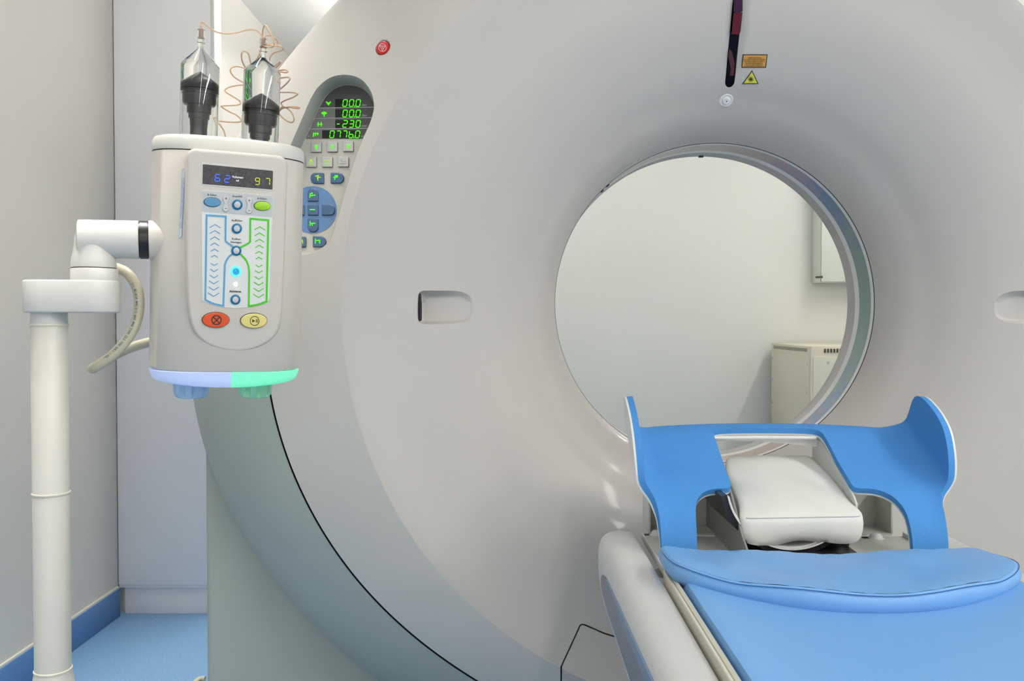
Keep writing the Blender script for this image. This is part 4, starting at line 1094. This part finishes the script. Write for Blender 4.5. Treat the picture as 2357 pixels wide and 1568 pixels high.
# ---------------- connecting line (thin coiled tube)
d0_ = 1.37
def TP(X, Y, d): return P(X, Y, d)
line = [t1 - av * .004, t1 + av * .003, TP(462, 62, 1.365), TP(462, 52, 1.365), TP(468, 52, 1.365), TP(483, 65, 1.37), TP(500, 74, 1.375), TP(522, 77.5, 1.38), TP(545, 75, 1.385), TP(568, 69, 1.39), TP(588, 69, 1.395), TP(600, 78, 1.397), TP(606, 92, 1.40), TP(607, 104, 1.40)]
l2 = [TP(606, 104, 1.405), TP(604, 80, 1.40), TP(607, 62, 1.39), TP(612, 59, 1.385), TP(620, 70, 1.38), TP(628, 88, 1.38), TP(631, 103, 1.38), TP(625, 109, 1.385), TP(612, 108, 1.385), TP(606, 104, 1.40), TP(618, 101, 1.42), TP(634, 103, 1.43), TP(640, 98, 1.43), TP(634, 88, 1.42), TP(622, 82, 1.41), TP(610, 84, 1.40),
      TP(609, 100, 1.395), TP(625, 105, 1.39), TP(645, 106, 1.39), TP(652, 114, 1.40), TP(645, 117, 1.42), TP(630, 122, 1.43), TP(621, 135, 1.44), TP(622, 150, 1.445), TP(630, 153, 1.44), TP(640, 146, 1.42), TP(646, 142, 1.41), TP(645, 146, 1.41), TP(634, 158, 1.42),
      TP(640, 162, 1.42), TP(655, 161, 1.41), TP(663, 164, 1.40), TP(658, 167, 1.40), TP(642, 166, 1.42), TP(625, 172, 1.45), TP(640, 180, 1.43), TP(660, 178, 1.40), TP(668, 181, 1.39), TP(660, 192, 1.40), TP(644, 206, 1.43), TP(632, 214, 1.45), TP(645, 213, 1.44), TP(670, 213, 1.40), TP(685, 216, 1.39), TP(675, 224, 1.40), TP(655, 232, 1.42), TP(647, 238, 1.43), TP(655, 247, 1.42), TP(668, 246, 1.40),
      TP(688, 247, 1.38), TP(686, 250, 1.38), TP(665, 247, 1.40), TP(650, 250, 1.42), TP(642, 260, 1.43), TP(655, 275, 1.42), TP(670, 282, 1.41), TP(677, 276, 1.40), TP(672, 260, 1.40), TP(658, 248, 1.41), TP(648, 247, 1.43), TP(640, 262, 1.44), TP(630, 275, 1.45)]
l3 = [TP(604, 104, 1.40), TP(600, 118, 1.395), TP(590, 138, 1.40), TP(582, 148, 1.42), TP(577, 144, 1.42), TP(572, 125, 1.41), TP(562, 118, 1.40), TP(556, 124, 1.40), TP(558, 142, 1.42), TP(568, 160, 1.45), TP(575, 164, 1.46), TP(562, 157, 1.45), TP(545, 153, 1.42), TP(532, 157, 1.41), TP(531, 166, 1.41), TP(540, 178, 1.42), TP(560, 190, 1.45), TP(575, 197, 1.46),
      TP(555, 196, 1.44), TP(530, 200, 1.42), TP(518, 207, 1.41), TP(522, 214, 1.41), TP(540, 225, 1.42), TP(553, 234, 1.43), TP(550, 241, 1.42), TP(530, 243, 1.41), TP(512, 244, 1.41), TP(511, 247, 1.41), TP(525, 256, 1.42), TP(545, 266, 1.43), TP(555, 276, 1.43), TP(550, 281, 1.42), TP(525, 281, 1.42), TP(500, 279, 1.43), TP(508, 290, 1.43), TP(516, 303, 1.43), TP(519, 318, 1.43)]
ct = MB(); ct.tube(line, .00125, 8, 8); ct.tube(l2, .00120, 8, 7); ct.tube(l3, .00120, 8, 7)
ct.lathe([(.0022, -.006), (.0034, -.004), (.0034, .004), (.0018, .007)], TP(606, 103, 1.40), (0.2, 0, 1), 16)
tag(ct.build('connecting_tube', M_tube, smooth=60), 'thin clear coiled tubing joining both syringes on the injector', 'tubing')

# ================================================================== PATIENT TABLE
TX = GX
tab = thing('patient_table', (TX, .4, 0), 'white patient table with grey side inset reaching to the scanner bore', 'patient table')
HZ = H
sec = [(.2075, -.366), (.205, -.3555), (.198, -.3525), (.180, -.3515), (.165, -.354), (.153, -.362), (.1465, -.377), (.1450, -.395), (.1455, -.42), (.149, -.45), (.155, -.475), (.165, -.498), (.185, -.512), (.23, -.515), (.23, -.42)]
sec = [(p.x, p.y) for p in catmull([Vector((a, b, 0)) for a, b in sec], 4)]
def cover(sgn, name):
    rg = []
    ys = [(1.556, .30), (1.5555, .50), (1.553, .66), (1.549, .77), (1.543, .85), (1.536, .90), (1.528, .94), (1.518, .97), (1.507, .99), (1.49, 1.0), (1.3, 1.0), (1.0, 1.0), (.6, 1.0), (.1, 1.0), (-.6, 1.0)]
    cx_, cz_ = .200, -.430
    for y, k in ys:
        rg.append([Vector((TX + sgn * (cx_ + (x - cx_) * k - TX), y - .05, HZ + cz_ + (z - cz_) * k)) for x, z in sec])
    return MB().loft(rg).build(name, M_table, tab, smooth=50)
lc = cover(1, 'side_cover'); cover(-1, 'side_cover')
# inset panel on the left side cover
def secx(z):
    q = sorted([(b, a) for a, b in sec[20:46]]); return interp(z, [b for b, _ in q], [a for _, a in q])
def yz_of(X, Y):
    x = .1465
    for _ in range(8):
        p = PX(X, Y, x); x = secx(p.z - HZ)
    return PX(X, Y, x)
up = [yz_of(X, Y) for X, Y in ((1398, 1333), (1430, 1403), (1465, 1480), (1504, 1566))]
lw = [yz_of(X, Y) for X, Y in ((1391, 1342), (1387.5, 1360), (1386.5, 1385), (1389, 1410), (1397, 1435), (1412, 1475), (1430, 1520), (1449, 1567))]
yz = [(p.y, p.z) for p in up]; yz += [(-.5, yz[-1][1])]
yz2 = [(1.375, HZ - .402), (1.400, HZ - .412), (1.414, HZ - .425), (1.416, HZ - .432), (1.408, HZ - .441), (1.37, HZ - .448), (1.30, HZ - .451), (1.1, HZ - .449), (.8, HZ - .444), (-.5, HZ - .440)]
loop = yz + list(reversed(yz2))
ys_ = [-.5 + 1.95 * i / 60 for i in range(61)]; zs_ = [HZ - .50 + .12 * j / 14 for j in range(15)]
v, t_ = cdt(loop, [], [(a, b) for a in ys_ for b in zs_])
ip = MB(); ip.add([Vector((secx(z - HZ) - .0008, y, z)) for y, z in v], t_)
ip.build('side_inset', M_tinset, tab, smooth=180, label='blue grey inset on the side cover')
e_ = MB(); n = len(yz)
fine = [Vector((a, b, 0)) for a, b in yz]
for i in range(n - 1):
    pass
ring_a = []; ring_b = []; ring_c = []
for i in range(n):
    y, z = yz[i]; w_ = .0135 if i else .0008
    ring_a.append(Vector((secx(z - HZ + .0008) + .0005, y, z + .0008))); ring_b.append(Vector((secx(z - HZ) - .0022, y, z - .001))); ring_c.append(Vector((secx(z - w_ - HZ) - .0014, y, z - w_)))
e_.loft([ring_a, ring_b, ring_c], False, False, False); e_.build('inset_edge', M_tinset2, tab)
# table top shell, rails
zt_ = HZ
xs_ = [-.232 + .464 * i / 24 for i in range(25)]
def dish(u): return .019 * (u / .225) ** 2      # concave cross-section
tt_ = MB(); rg = []
for y in (1.26, 1.258, 1.0, .5, 0, -.6):
    top_ = [Vector((TX + u, y, HZ - .392 + dish(u))) for u in xs_]; bot = [Vector((TX + u, y, HZ - .400 + dish(u) * .9)) for u in reversed(xs_)]
    rg.append(top_ + bot)
tt_.loft(rg).build('table_top', M_shell, tab)
for sgn in (1, -1):
    rl = MB(); x0, x1 = (.2085, .2170)
    f_ = lambda x: TX + sgn * (x - TX)
    rl.loft([[Vector((f_(x0), y, HZ - .37)), Vector((f_(x0), y, HZ - .3435)), Vector((f_(x0 + .001), y, HZ - .3425)), Vector((f_(x0 + .0035), y, HZ - .3425)), Vector((f_(x0 + .0042), y, HZ - .3445)), Vector((f_(x0 + .005), y, HZ - .3420)), Vector((f_(x1), y, HZ - .3400)), Vector((f_(x1 + .002), y, HZ - .342)), Vector((f_(x1 + .002), y, HZ - .37))] for y in (1.19, 1.0, .5, 0, -.6)])
    rl.build('side_rail', M_rail, tab, smooth=25)
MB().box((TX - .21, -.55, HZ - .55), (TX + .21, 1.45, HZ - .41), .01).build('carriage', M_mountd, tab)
MB().box((TX - .20, -.55, 0.02), (TX + .20, .45, HZ - .54), .03).build('pedestal', M_table, tab)
MB().box((TX - .26, -.7, 0.0), (TX + .26, .62, 0.05), .02).build('foot', M_grey, tab)

# ---------------- mattress
mt = MB(); rg = []
def msec(y, k, top, hw_):
    pr = []; N = 56
    for i in range(N + 1):
        u = -hw_ + 2 * hw_ * i / N
        q = min(1, (hw_ - abs(u)) / .013); rnd = sqrt(max(0, 1 - (1 - q) ** 2))
        pr.append(Vector((TX + u, y, HZ - .384 + dish(u) + (.0295 * rnd * k + .003))))
    for i in range(N + 1):
        u = hw_ - 2 * hw_ * i / N; pr.append(Vector((TX + u, y, HZ - .388 + dish(u))))
    return pr
for (y, k, hw_) in ((1.170, .1, .190), (1.168, .45, .205), (1.158, .75, .216), (1.140, .93, .2235), (1.11, 1, .2255), (1.0, 1, .226), (.8, 1, .226), (.5, 1, .226), (.2, 1, .226), (-.2, 1, .226), (-.58, 1, .226), (-.6, .4, .22)):
    rg.append(msec(y, k, 0, hw_))
mt.loft(rg); mo = thing('mattress', (TX, .5, HZ - .39), 'long blue vinyl mattress lying on the patient table', 'mattress')
mt.build('mattress_body', M_vinyl, mo, smooth=60)
ms = MB()
for sgn in (-1, 1):
    ms.tube([Vector((TX + sgn * .2235, y, HZ - .362 + dish(.2235))) for y in (1.10, .8, .4, 0, -.4)], .0007, 6, 3)
ms.build('seam', M_vseam, mo)

# ---------------- neck cushion (blue vinyl, D-shaped) built from its plan
def zmat(x): u = x - TX; return HZ - .354 + dish(u) * .8
bk = [(.240, 1.2385), (.221, 1.235), (.2105, 1.222)]
frL = [(.2080, 1.190), (.2085, 1.160), (.2135, 1.132), (.2287, 1.111), (.252, 1.094), (.285, 1.076), (.345, 1.054), (.395, 1.045), (TX, 1.043)]
half_ = [(TX, 1.2375), (.38, 1.2375), (.30, 1.2375)] + bk + frL
pl2 = [(x, y) for x, y in half_]; pl2 += [(2 * TX - x - .010 * max(0, (.28 - x) / .07), y) for x, y in reversed(half_[1:-1])]
pl2 = cat2(pl2, 5, True)
pin = [inset(pl2, k) for k in (.0, .004, .010, .018)]
def ztop(x, y):
    u = abs(x - TX) / .23
    return HZ - .3285 + .013 * u ** 3 + .002 * max(0, (1.16 - y) / .11) + .003 * sin(x * 31) * sin(y * 40)
cu = MB(); nn_ = len(pl2)
r0 = [Vector((x, y, zmat(x) - .004)) for x, y in inset(pl2, .004)]
r1 = [Vector((x, y, zmat(x) + .004)) for x, y in inset(pl2, -.002)]
r2 = [Vector((x, y, (zmat(x) + ztop(x, y)) / 2)) for x, y in inset(pl2, -.0035)]
r3 = [Vector((x, y, ztop(x, y) - .003)) for x, y in pl2]
r4 = [Vector((x, y, ztop(x, y) - .0005)) for x, y in inset(pl2, .0035)]
cu.loft([r0, r1, r2, r3, r4], True, False)
it = inset(pl2, .0035)
gx = [(.20 + .014 * i, 1.04 + .012 * j) for i in range(36) for j in range(18)]
v, t_ = cdt(it, [], clip_small([g for g in gx if inpoly(g[0], g[1], inset(it, .005))], [it], .003))
cu.add([Vector((x, y, ztop(x, y) - .0005 + .0018 * min(1, min(sqrt((x - a) ** 2 + (y - b) ** 2) for a, b in it[::3]) / .03))) for x, y in v], t_)
co = thing('neck_cushion', (TX, 1.14, HZ - .36), 'thick blue vinyl cushion lying across the head end of the mattress', 'cushion')
cbm = cu.build('cushion_body', M_vinyl, co, smooth=75)
bm = bmesh.new(); bm.from_mesh(cbm.data); bmesh.ops.remove_doubles(bm, verts=bm.verts, dist=.0002); bmesh.ops.recalc_face_normals(bm, faces=bm.faces); bm.to_mesh(cbm.data); bm.free()
sm_ = MB(); sq_ = inset(pl2, -.0002)
sm_.tube([Vector((x, y - .0008, ztop(x, y) - .0022)) for x, y in sq_ if y < 1.2], .0006, 6, 0)
sm_.tube([Vector((TX - .0, 1.0485, zmat(TX) + .003)), Vector((TX + .001, 1.0465, HZ - .345)), Vector((TX - .002, 1.050, ztop(TX, 1.05) - .002))], .0005, 6, 4)
sm_.build('cushion_seam', M_vseam, co)

# ---------------- head holder mount (open box + base plate)
hm = thing('head_holder_mount', (TX, 1.42, HZ - .37), 'pale metal mounting box and base plate behind the cushion at the table head', 'mount')
yb0, yb1 = 1.48, 1.545; zl, zh = HZ - .362, HZ - .288; hwm = .2075
b_ = MB()
for sgn in (-1, 1):
    x = TX + sgn * hwm; b_.box((x - .002, yb0, zl), (x + .002, yb1, zh), .0008)
b_.box((TX - hwm, yb1 - .003, zl), (TX + hwm, yb1, zh - .001)); b_.box((TX - hwm, yb0, zl - .003), (TX + hwm, yb1, zl + .0005))
b_.build('mounting_box', M_mount, hm, smooth=30)
b_ = MB(); b_.box((TX - .222, 1.235, HZ - .3685), (TX + .222, 1.47, HZ - .3635), .001)
for sgn in (-1, 1): b_.box((TX + sgn * .222 - .0015, 1.24, HZ - .3685), (TX + sgn * .222 + .0015, 1.47, HZ - .3565), .0008)
b_.build('base_plate', M_mount, hm, smooth=30)
for (X, Y) in ((1512, 1232), (2016, 1239)):
    q = PZ(X, Y, HZ - .3635); MB().lathe([(.013, 0), (.013, .0012), (.0105, .0013), (.010, .0045), (.007, .0078), (.003, .0088), (0, .009)], q, (0, 0, 1), 28).build('screw_head', M_shell, hm)
    MB().box((q.x - .022, q.y - .002, q.z), (q.x - .010, q.y + .006, q.z + .001)).build('slot_hole', M_black, hm)

# ---------------- head cradle (black trough) with white liner
hc = thing('head_cradle', (TX, 1.40, HZ - .345), 'black trough-shaped head cradle with a pale liner under the white pillow', 'head holder')
def trough(r0, r1, y0, y1, a0, a1, cz, nm, m, k0=1.0, k1=1.0, cx=TX):
    mb = MB(); rg = []
    for (y, k) in ((y0, k0), (y1, k1)):
        o = [Vector((cx + r1 * k * cos(radians(a0 + (a1 - a0) * i / 32)), y, cz + r1 * sin(radians(a0 + (a1 - a0) * i / 32)))) for i in range(33)]
        o += [Vector((cx + r0 * k * cos(radians(a1 - (a1 - a0) * i / 32)), y, cz + r0 * sin(radians(a1 - (a1 - a0) * i / 32)))) for i in range(33)]
        rg.append(o)
    return mb.loft(rg).build(nm, m, hc, smooth=50)
CXX = TX - .014; CZZ = HZ - .247
trough(.101, .110, 1.325, 1.50, 190, 318, CZZ, 'trough', M_blackpl, cx=CXX)
trough(.0975, .1005, 1.327, 1.50, 192, 317, CZZ, 'liner', M_shell, cx=CXX)
trough(.0995, .1015, 1.321, 1.326, 191, 317, CZZ, 'rim_strip', M_shell, cx=CXX)
MB().box((TX - .035, 1.27, HZ - .3635), (TX + .085, 1.45, HZ - .351), .002).build('cradle_foot', M_blackpl, hc)

# ---------------- white pillow
pw = thing('head_pillow', (TX, 1.42, HZ - .33), 'small white vinyl pillow resting in the black head cradle', 'pillow')
cor = {'fl': P(1704, 1194, 1.315), 'fr': P(1994, 1189, 1.315), 'br': P(1868, 1049, 1.56), 'bl': P(1670, 1049, 1.56)}
N1, N2 = 30, 34; top = []; botv = []
random.seed(3)
for j in range(N2 + 1):
    v_ = j / N2
    for i in range(N1 + 1):
        u_ = i / N1
        a = cor['fl'].lerp(cor['fr'], u_); b = cor['bl'].lerp(cor['br'], u_); p = a.lerp(b, v_)
        eu = min(u_, 1 - u_); ev = min(v_, 1 - v_)
        puff = .011 * (min(1, eu / .28) ** .6) * (min(1, ev / .25) ** .6)
        pinch = .004 * sin(pi * v_ * 2.2) * (1 if u_ < .5 else -1) * max(0, 1 - eu / .1)
        ridge = .0020 * sin(p.x * 80 + p.y * 55) * min(1, ev / .1) * min(1, eu / .1)
        # rounded corner pull-in
        cr_ = max(0, 1 - eu / .08) * max(0, 1 - ev / .07) * .005
        top.append(p + Vector((pinch + (cr_ if u_ < .5 else -cr_), (cr_ if v_ < .5 else -cr_), puff + ridge)))
pm_ = MB(); W_ = N1 + 1
fs = [(j * W_ + i, j * W_ + i + 1, (j + 1) * W_ + i + 1, (j + 1) * W_ + i) for j in range(N2) for i in range(N1)]
pm_.add(top, fs)
per = [i for i in range(N1 + 1)] + [j * W_ + N1 for j in range(1, N2 + 1)] + [N2 * W_ + i for i in range(N1 - 1, -1, -1)] + [j * W_ for j in range(N2 - 1, 0, -1)]
cen = sum((top[i] for i in per), Vector()) / len(per)
rings = []
for (dz, k) in ((0.0, 1.0), (-.0015, 1.012), (-.010, 1.022), (-.022, 1.020), (-.032, 1.0), (-.039, .96), (-.043, .89), (-.045, .7)):
    rr2 = []
    for m_, i in enumerate(per):
        p = top[i]; wob = 1 + .006 * sin(m_ * .55 + dz * 200) * (1 if dz < -.01 else 0)
        q = Vector((cen.x + (p.x - cen.x) * k * wob, cen.y + (p.y - cen.y) * k * wob, p.z + dz * (1 + .10 * sin(m_ * .31))))
        # belly follows the trough
        lim = CZZ - sqrt(max(0, .0965 ** 2 - (q.x - CXX) ** 2)) - .006
        q.z = max(q.z, lim) if (q.y > 1.325 and abs(q.x - CXX) < .085) else q.z
        rr2.append(q)
    rings.append(rr2)
pm_.loft(rings, False, True)
po = pm_.build('pillow_body', M_pillow, pw, smooth=70)
bm = bmesh.new(); bm.from_mesh(po.data); bmesh.ops.remove_doubles(bm, verts=bm.verts, dist=.0002); bmesh.ops.recalc_face_normals(bm, faces=bm.faces); bm.to_mesh(po.data); bm.free()
MB().tube([top[i] + Vector((0, -.0006, .0)) for i in range(1, N1)], .0009, 6, 0).build('pillow_seam', mat('pillow_seam', (.45, .48, .52, 1), .6), pw)

# ---------------- blue arm support
# planform (s across, measured from the centre line; q along the slope: 0 = rear, up to ~.21 at front, beyond = leg going down)
asup = thing('arm_support', (TX, 1.42, HZ - .35), 'blue foam arm support with two upright side wings behind the cushion', 'arm support')
FOLD = .2365; RF = .035            # bend up at the side
def wing(s, q):
    """planform -> surface point (top side of the foam)"""
    sg = 1 if s >= 0 else -1; s = abs(s)
    # long profile in (y, z) for the flat part
    Lp = [(-.06, 1.60, -.197), (0, 1.545, -.187), (.03, 1.515, -.190), (.06, 1.487, -.200), (.12, 1.432, -.228), (.18, 1.378, -.254), (.205, 1.358, -.266), (.228, 1.338, -.281), (.243, 1.325, -.293), (.262, 1.314, -.312), (.32, 1.302, -.373)]
    qs = [a for a, _, _ in Lp]; y = cubic(q, qs, [b for _, b, _ in Lp]); z = cubic(q, qs, [c for _, _, c in Lp])
    h0 = FOLD - RF
    if s <= h0: x = s; up_ = 0
    elif s <= h0 + RF * 1.50:
        a = (s - h0) / RF; x = h0 + RF * sin(a); up_ = RF * (1 - cos(a))
    else:
        a = 1.50; e = s - h0 - RF * a; x = h0 + RF * sin(a) + e * cos(a); up_ = RF * (1 - cos(a)) + e * sin(a)
    crown = .006 * (1 - min(1, s / .2) ** 2)
    return Vector((TX + sg * x, y, HZ + z + up_ + crown * max(0, 1 - q / .12)))
hp = [(0, -.022), (.06, -.022), (.15, -.018), (.19, -.008), (.218, .015), (.236, .038), (.250, .052), (.266, .060), (.286, .066), (.302, .075), (.312, .090), (.3175, .108), (.319, .130), (.318, .151), (.314, .171), (.310, .188), (.298, .202), (.283, .212), (.265, .217), (.250, .2165), (.238, .2155), (.2255, .2145),
      (.222, .225), (.219, .245), (.2175, .27), (.2175, .305), (.163, .305), (.163, .27), (.162, .245), (.160, .228), (.152, .212), (.138, .2015), (.120, .1965), (.0955, .198),
      (.0950, .14), (.0950, .08), (.0950, .04), (.088, .030), (.05, .028), (0, .0275)]
fine_ = []
for i in range(len(hp) - 1):
    a, b = hp[i], hp[i + 1]; k = max(1, int(sqrt((a[0] - b[0]) ** 2 + (a[1] - b[1]) ** 2) / .006))
    for j in range(k): fine_.append((a[0] + (b[0] - a[0]) * j / k, a[1] + (b[1] - a[1]) * j / k))
fine_.append(hp[-1])
def smooth_loop(pts, n=4):
    for _ in range(n): pts = [pts[0]] + [((pts[i - 1][0] + 2 * pts[i][0] + pts[i + 1][0]) / 4, (pts[i - 1][1] + 2 * pts[i][1] + pts[i + 1][1]) / 4) for i in range(1, len(pts) - 1)] + [pts[-1]]
    return pts
fine_ = smooth_loop(fine_)
loop = fine_ + [(-s, q) for s, q in reversed(fine_[1:-1])]
gr = [(-.33 + .006 * i, -.02 + .0065 * j) for i in range(111) for j in range(51)]
v, t_ = cdt(loop, [], clip_small([g for g in gr if inpoly(g[0], g[1], loop)], [loop], .0022))
def wn_(s, q):
    e = .002; a = wing(s + e, q) - wing(s - e, q) if abs(s) > e else wing(e * 2, q) - wing(-e * 2, q); b = wing(s, q + e) - wing(s, q - e)
    n = a.cross(b).normalized()
    return -n if (n.z < -.02 or (abs(s) > .25 and n.x * s > 0)) else n
def sheet(o_top, o_bot, nm, m, lp_shrink=0, rnd=0):
    V = []; nr = [wn_(*p) for p in v]
    # make legs' normals point to the camera
    nr = [(-n if n.y > .3 and n.z < .5 and abs(p[0]) < .24 else n) for n, p in zip(nr, v)]
    mb = MB(); A = [wing(*p) + n * o_top for p, n in zip(v, nr)]; B = [wing(*p) + n * o_bot for p, n in zip(v, nr)]
    k = len(A); es = {(f[i], f[(i + 1) % 3]) for f in t_ for i in range(3)}; sd = [e for e in es if (e[1], e[0]) not in es]
    mb.add(A + B, [tuple(f) for f in t_] + [tuple(i + k for i in reversed(f)) for f in t_] + [(b, a, a + k, b + k) for a, b in sd])
    return mb.build(nm, m, asup, smooth=50)
sheet(0, -.0100, 'foam_pad', M_foam); sheet(-.0102, -.0135, 'shell', M_shell)
# bar under the arch and the inner side plates
b_ = MB(); b_.tube([wing(-.10, .030) + Vector((0, -.001, -.0155)), wing(0, .030) + Vector((0, -.001, -.0155)), wing(.088, .030) + Vector((0, -.001, -.0155))], .0033, 12, 6)
b_.build('front_tube', M_shell, asup)
b_ = MB(); rg = []
for i in range(13):
    s = -.098 + .196 * i / 12; p = wing(s, .02); dz = .012 + .010 * max(0, (s + .02) / .118)
    rg.append([p + Vector((0, -.002, -.013)), p + Vector((0, .012, -.013)), p + Vector((0, .012, -.013 - dz)), p + Vector((0, -.002, -.013 - dz))])
b_.loft(rg).build('arch_beam', M_mount, asup, smooth=30)
for sgn in (-1, 1):
    x = .0935
    if sgn > 0:
        pl3 = [(1.548, -.203), (1.50, -.209), (1.43, -.240), (1.36, -.274), (1.350, -.284), (1.350, -.300), (1.365, -.340), (1.38, -.362), (1.50, -.362), (1.548, -.34)]
        hole = [[(1.405, -.268), (1.398, -.272), (1.372, -.290), (1.368, -.305), (1.375, -.335), (1.400, -.335), (1.408, -.29)]]
    else:
        pl3 = [(1.56, -.203), (1.50, -.209), (1.43, -.240), (1.37, -.272), (1.31, -.318), (1.262, -.345), (1.255, -.3634), (1.56, -.3634)]; hole = []
    v3, t3 = cdt(pl3, hole, [])
    mb = MB(); k = len(v3); es = {(f[i], f[(i + 1) % 3]) for f in t3 for i in range(3)}; sd = [e for e in es if (e[1], e[0]) not in es]
    mb.add([Vector((TX + sgn * x, y, HZ + z)) for y, z in v3] + [Vector((TX + sgn * (x + .003), y, HZ + z)) for y, z in v3], [tuple(f) for f in t3] + [tuple(i + k for i in reversed(f)) for f in t3] + [(b, a, a + k, b + k) for a, b in sd])
    mb.build('side_plate', M_mount if sgn > 0 else M_mountd, asup, smooth=20)  # left plate's shade is put into its darker colour

# ================================================================== BEHIND THE SCANNER
ec = thing('equipment_cabinet', (1.85, 4.95, 0), 'beige metal equipment cabinet with top vents, seen through the bore', 'cabinet')
c0 = P(1873, 797, 4.60); x0 = c0.x - .015; ztp = c0.z
MB().box((x0, 4.60, .03), (x0 + .62, 5.30, ztp), .006).build('body', M_beige, ec)
MB().box((x0 + .012, 4.594, .06), (x0 + .61, 4.601, ztp - .055), .003).build('front_door', M_beige2, ec)
MB().box((x0 - .003, 4.62, .06), (x0 + .001, 5.28, ztp - .055), .001).build('side_panel', M_beige, ec)
for k in range(12):
    xx = x0 + .07 + k * .0165; MB().box((xx, 4.596, ztp - .034), (xx + .008, 4.604, ztp - .014)).build('vent_slot', M_ventd, ec)
MB().box((x0 - .002, 4.66, ztp - .032), (x0 + .004, 5.25, ztp - .014)).build('side_vent', M_ventm, ec)
for (yy, zz) in ((4.65, -.10), (4.65, -.25), (5.26, -.09), (5.26, -.22), (5.26, -.36)):
    MB().lathe([(.006, 0), (.005, .003), (0, .003)], (x0 - .003, yy, ztp + zz), (-1, 0, 0), 12).build('screw', M_screw, ec)
MB().lathe([(.006, 0), (.005, .003), (0, .003)], (x0 + .09, 4.594, ztp - .085), (0, -1, 0), 12).build('screw', M_screw, ec)
for xx in (x0 + .05, x0 + .57):
    for yy in (4.65, 5.24): MB().lathe([(.02, 0), (.02, .032)], (xx, yy, 0), (0, 0, 1), 16).build('foot', M_black, ec)
wc = P(1889, 650, 5.19)
wb = thing('wall_cabinet', (wc.x + .3, YB, wc.z), 'pale green wall box hung high behind the scanner, seen through the bore', 'wall cabinet')
MB().box((wc.x, 5.20, wc.z), (wc.x + .70, YB - .002, wc.z + .75), .006).build('body', M_wcab, wb)
MB().box((wc.x + .004, 5.19, wc.z + .004), (wc.x + .345, 5.199, wc.z + .744), .003).build('door', M_wcab, wb)
MB().tube([Vector((wc.x - .030, 5.19, wc.z + .030)), Vector((wc.x + .010, 5.186, wc.z + .032))], .006, 12, 0).build('latch_pin', M_ventd, wb)
# beige cable end on the floor beside the stand
fc = [PZ(440, 1580, .008), PZ(452, 1568, .008), PZ(462, 1563, .008), PZ(478, 1560, .008), PZ(500, 1562, .008)]
fc = [Vector((p.x - .0, p.y, .008)) for p in fc]
tag(MB().tube([fc[0] + Vector((-.03, -.06, 0)), fc[0], fc[1], fc[2], fc[2] + Vector((.012, .0, 0))], .007, 12, 6).build('floor_cable', M_cable), 'short beige cable on the blue floor beside the grey stand', 'cable')
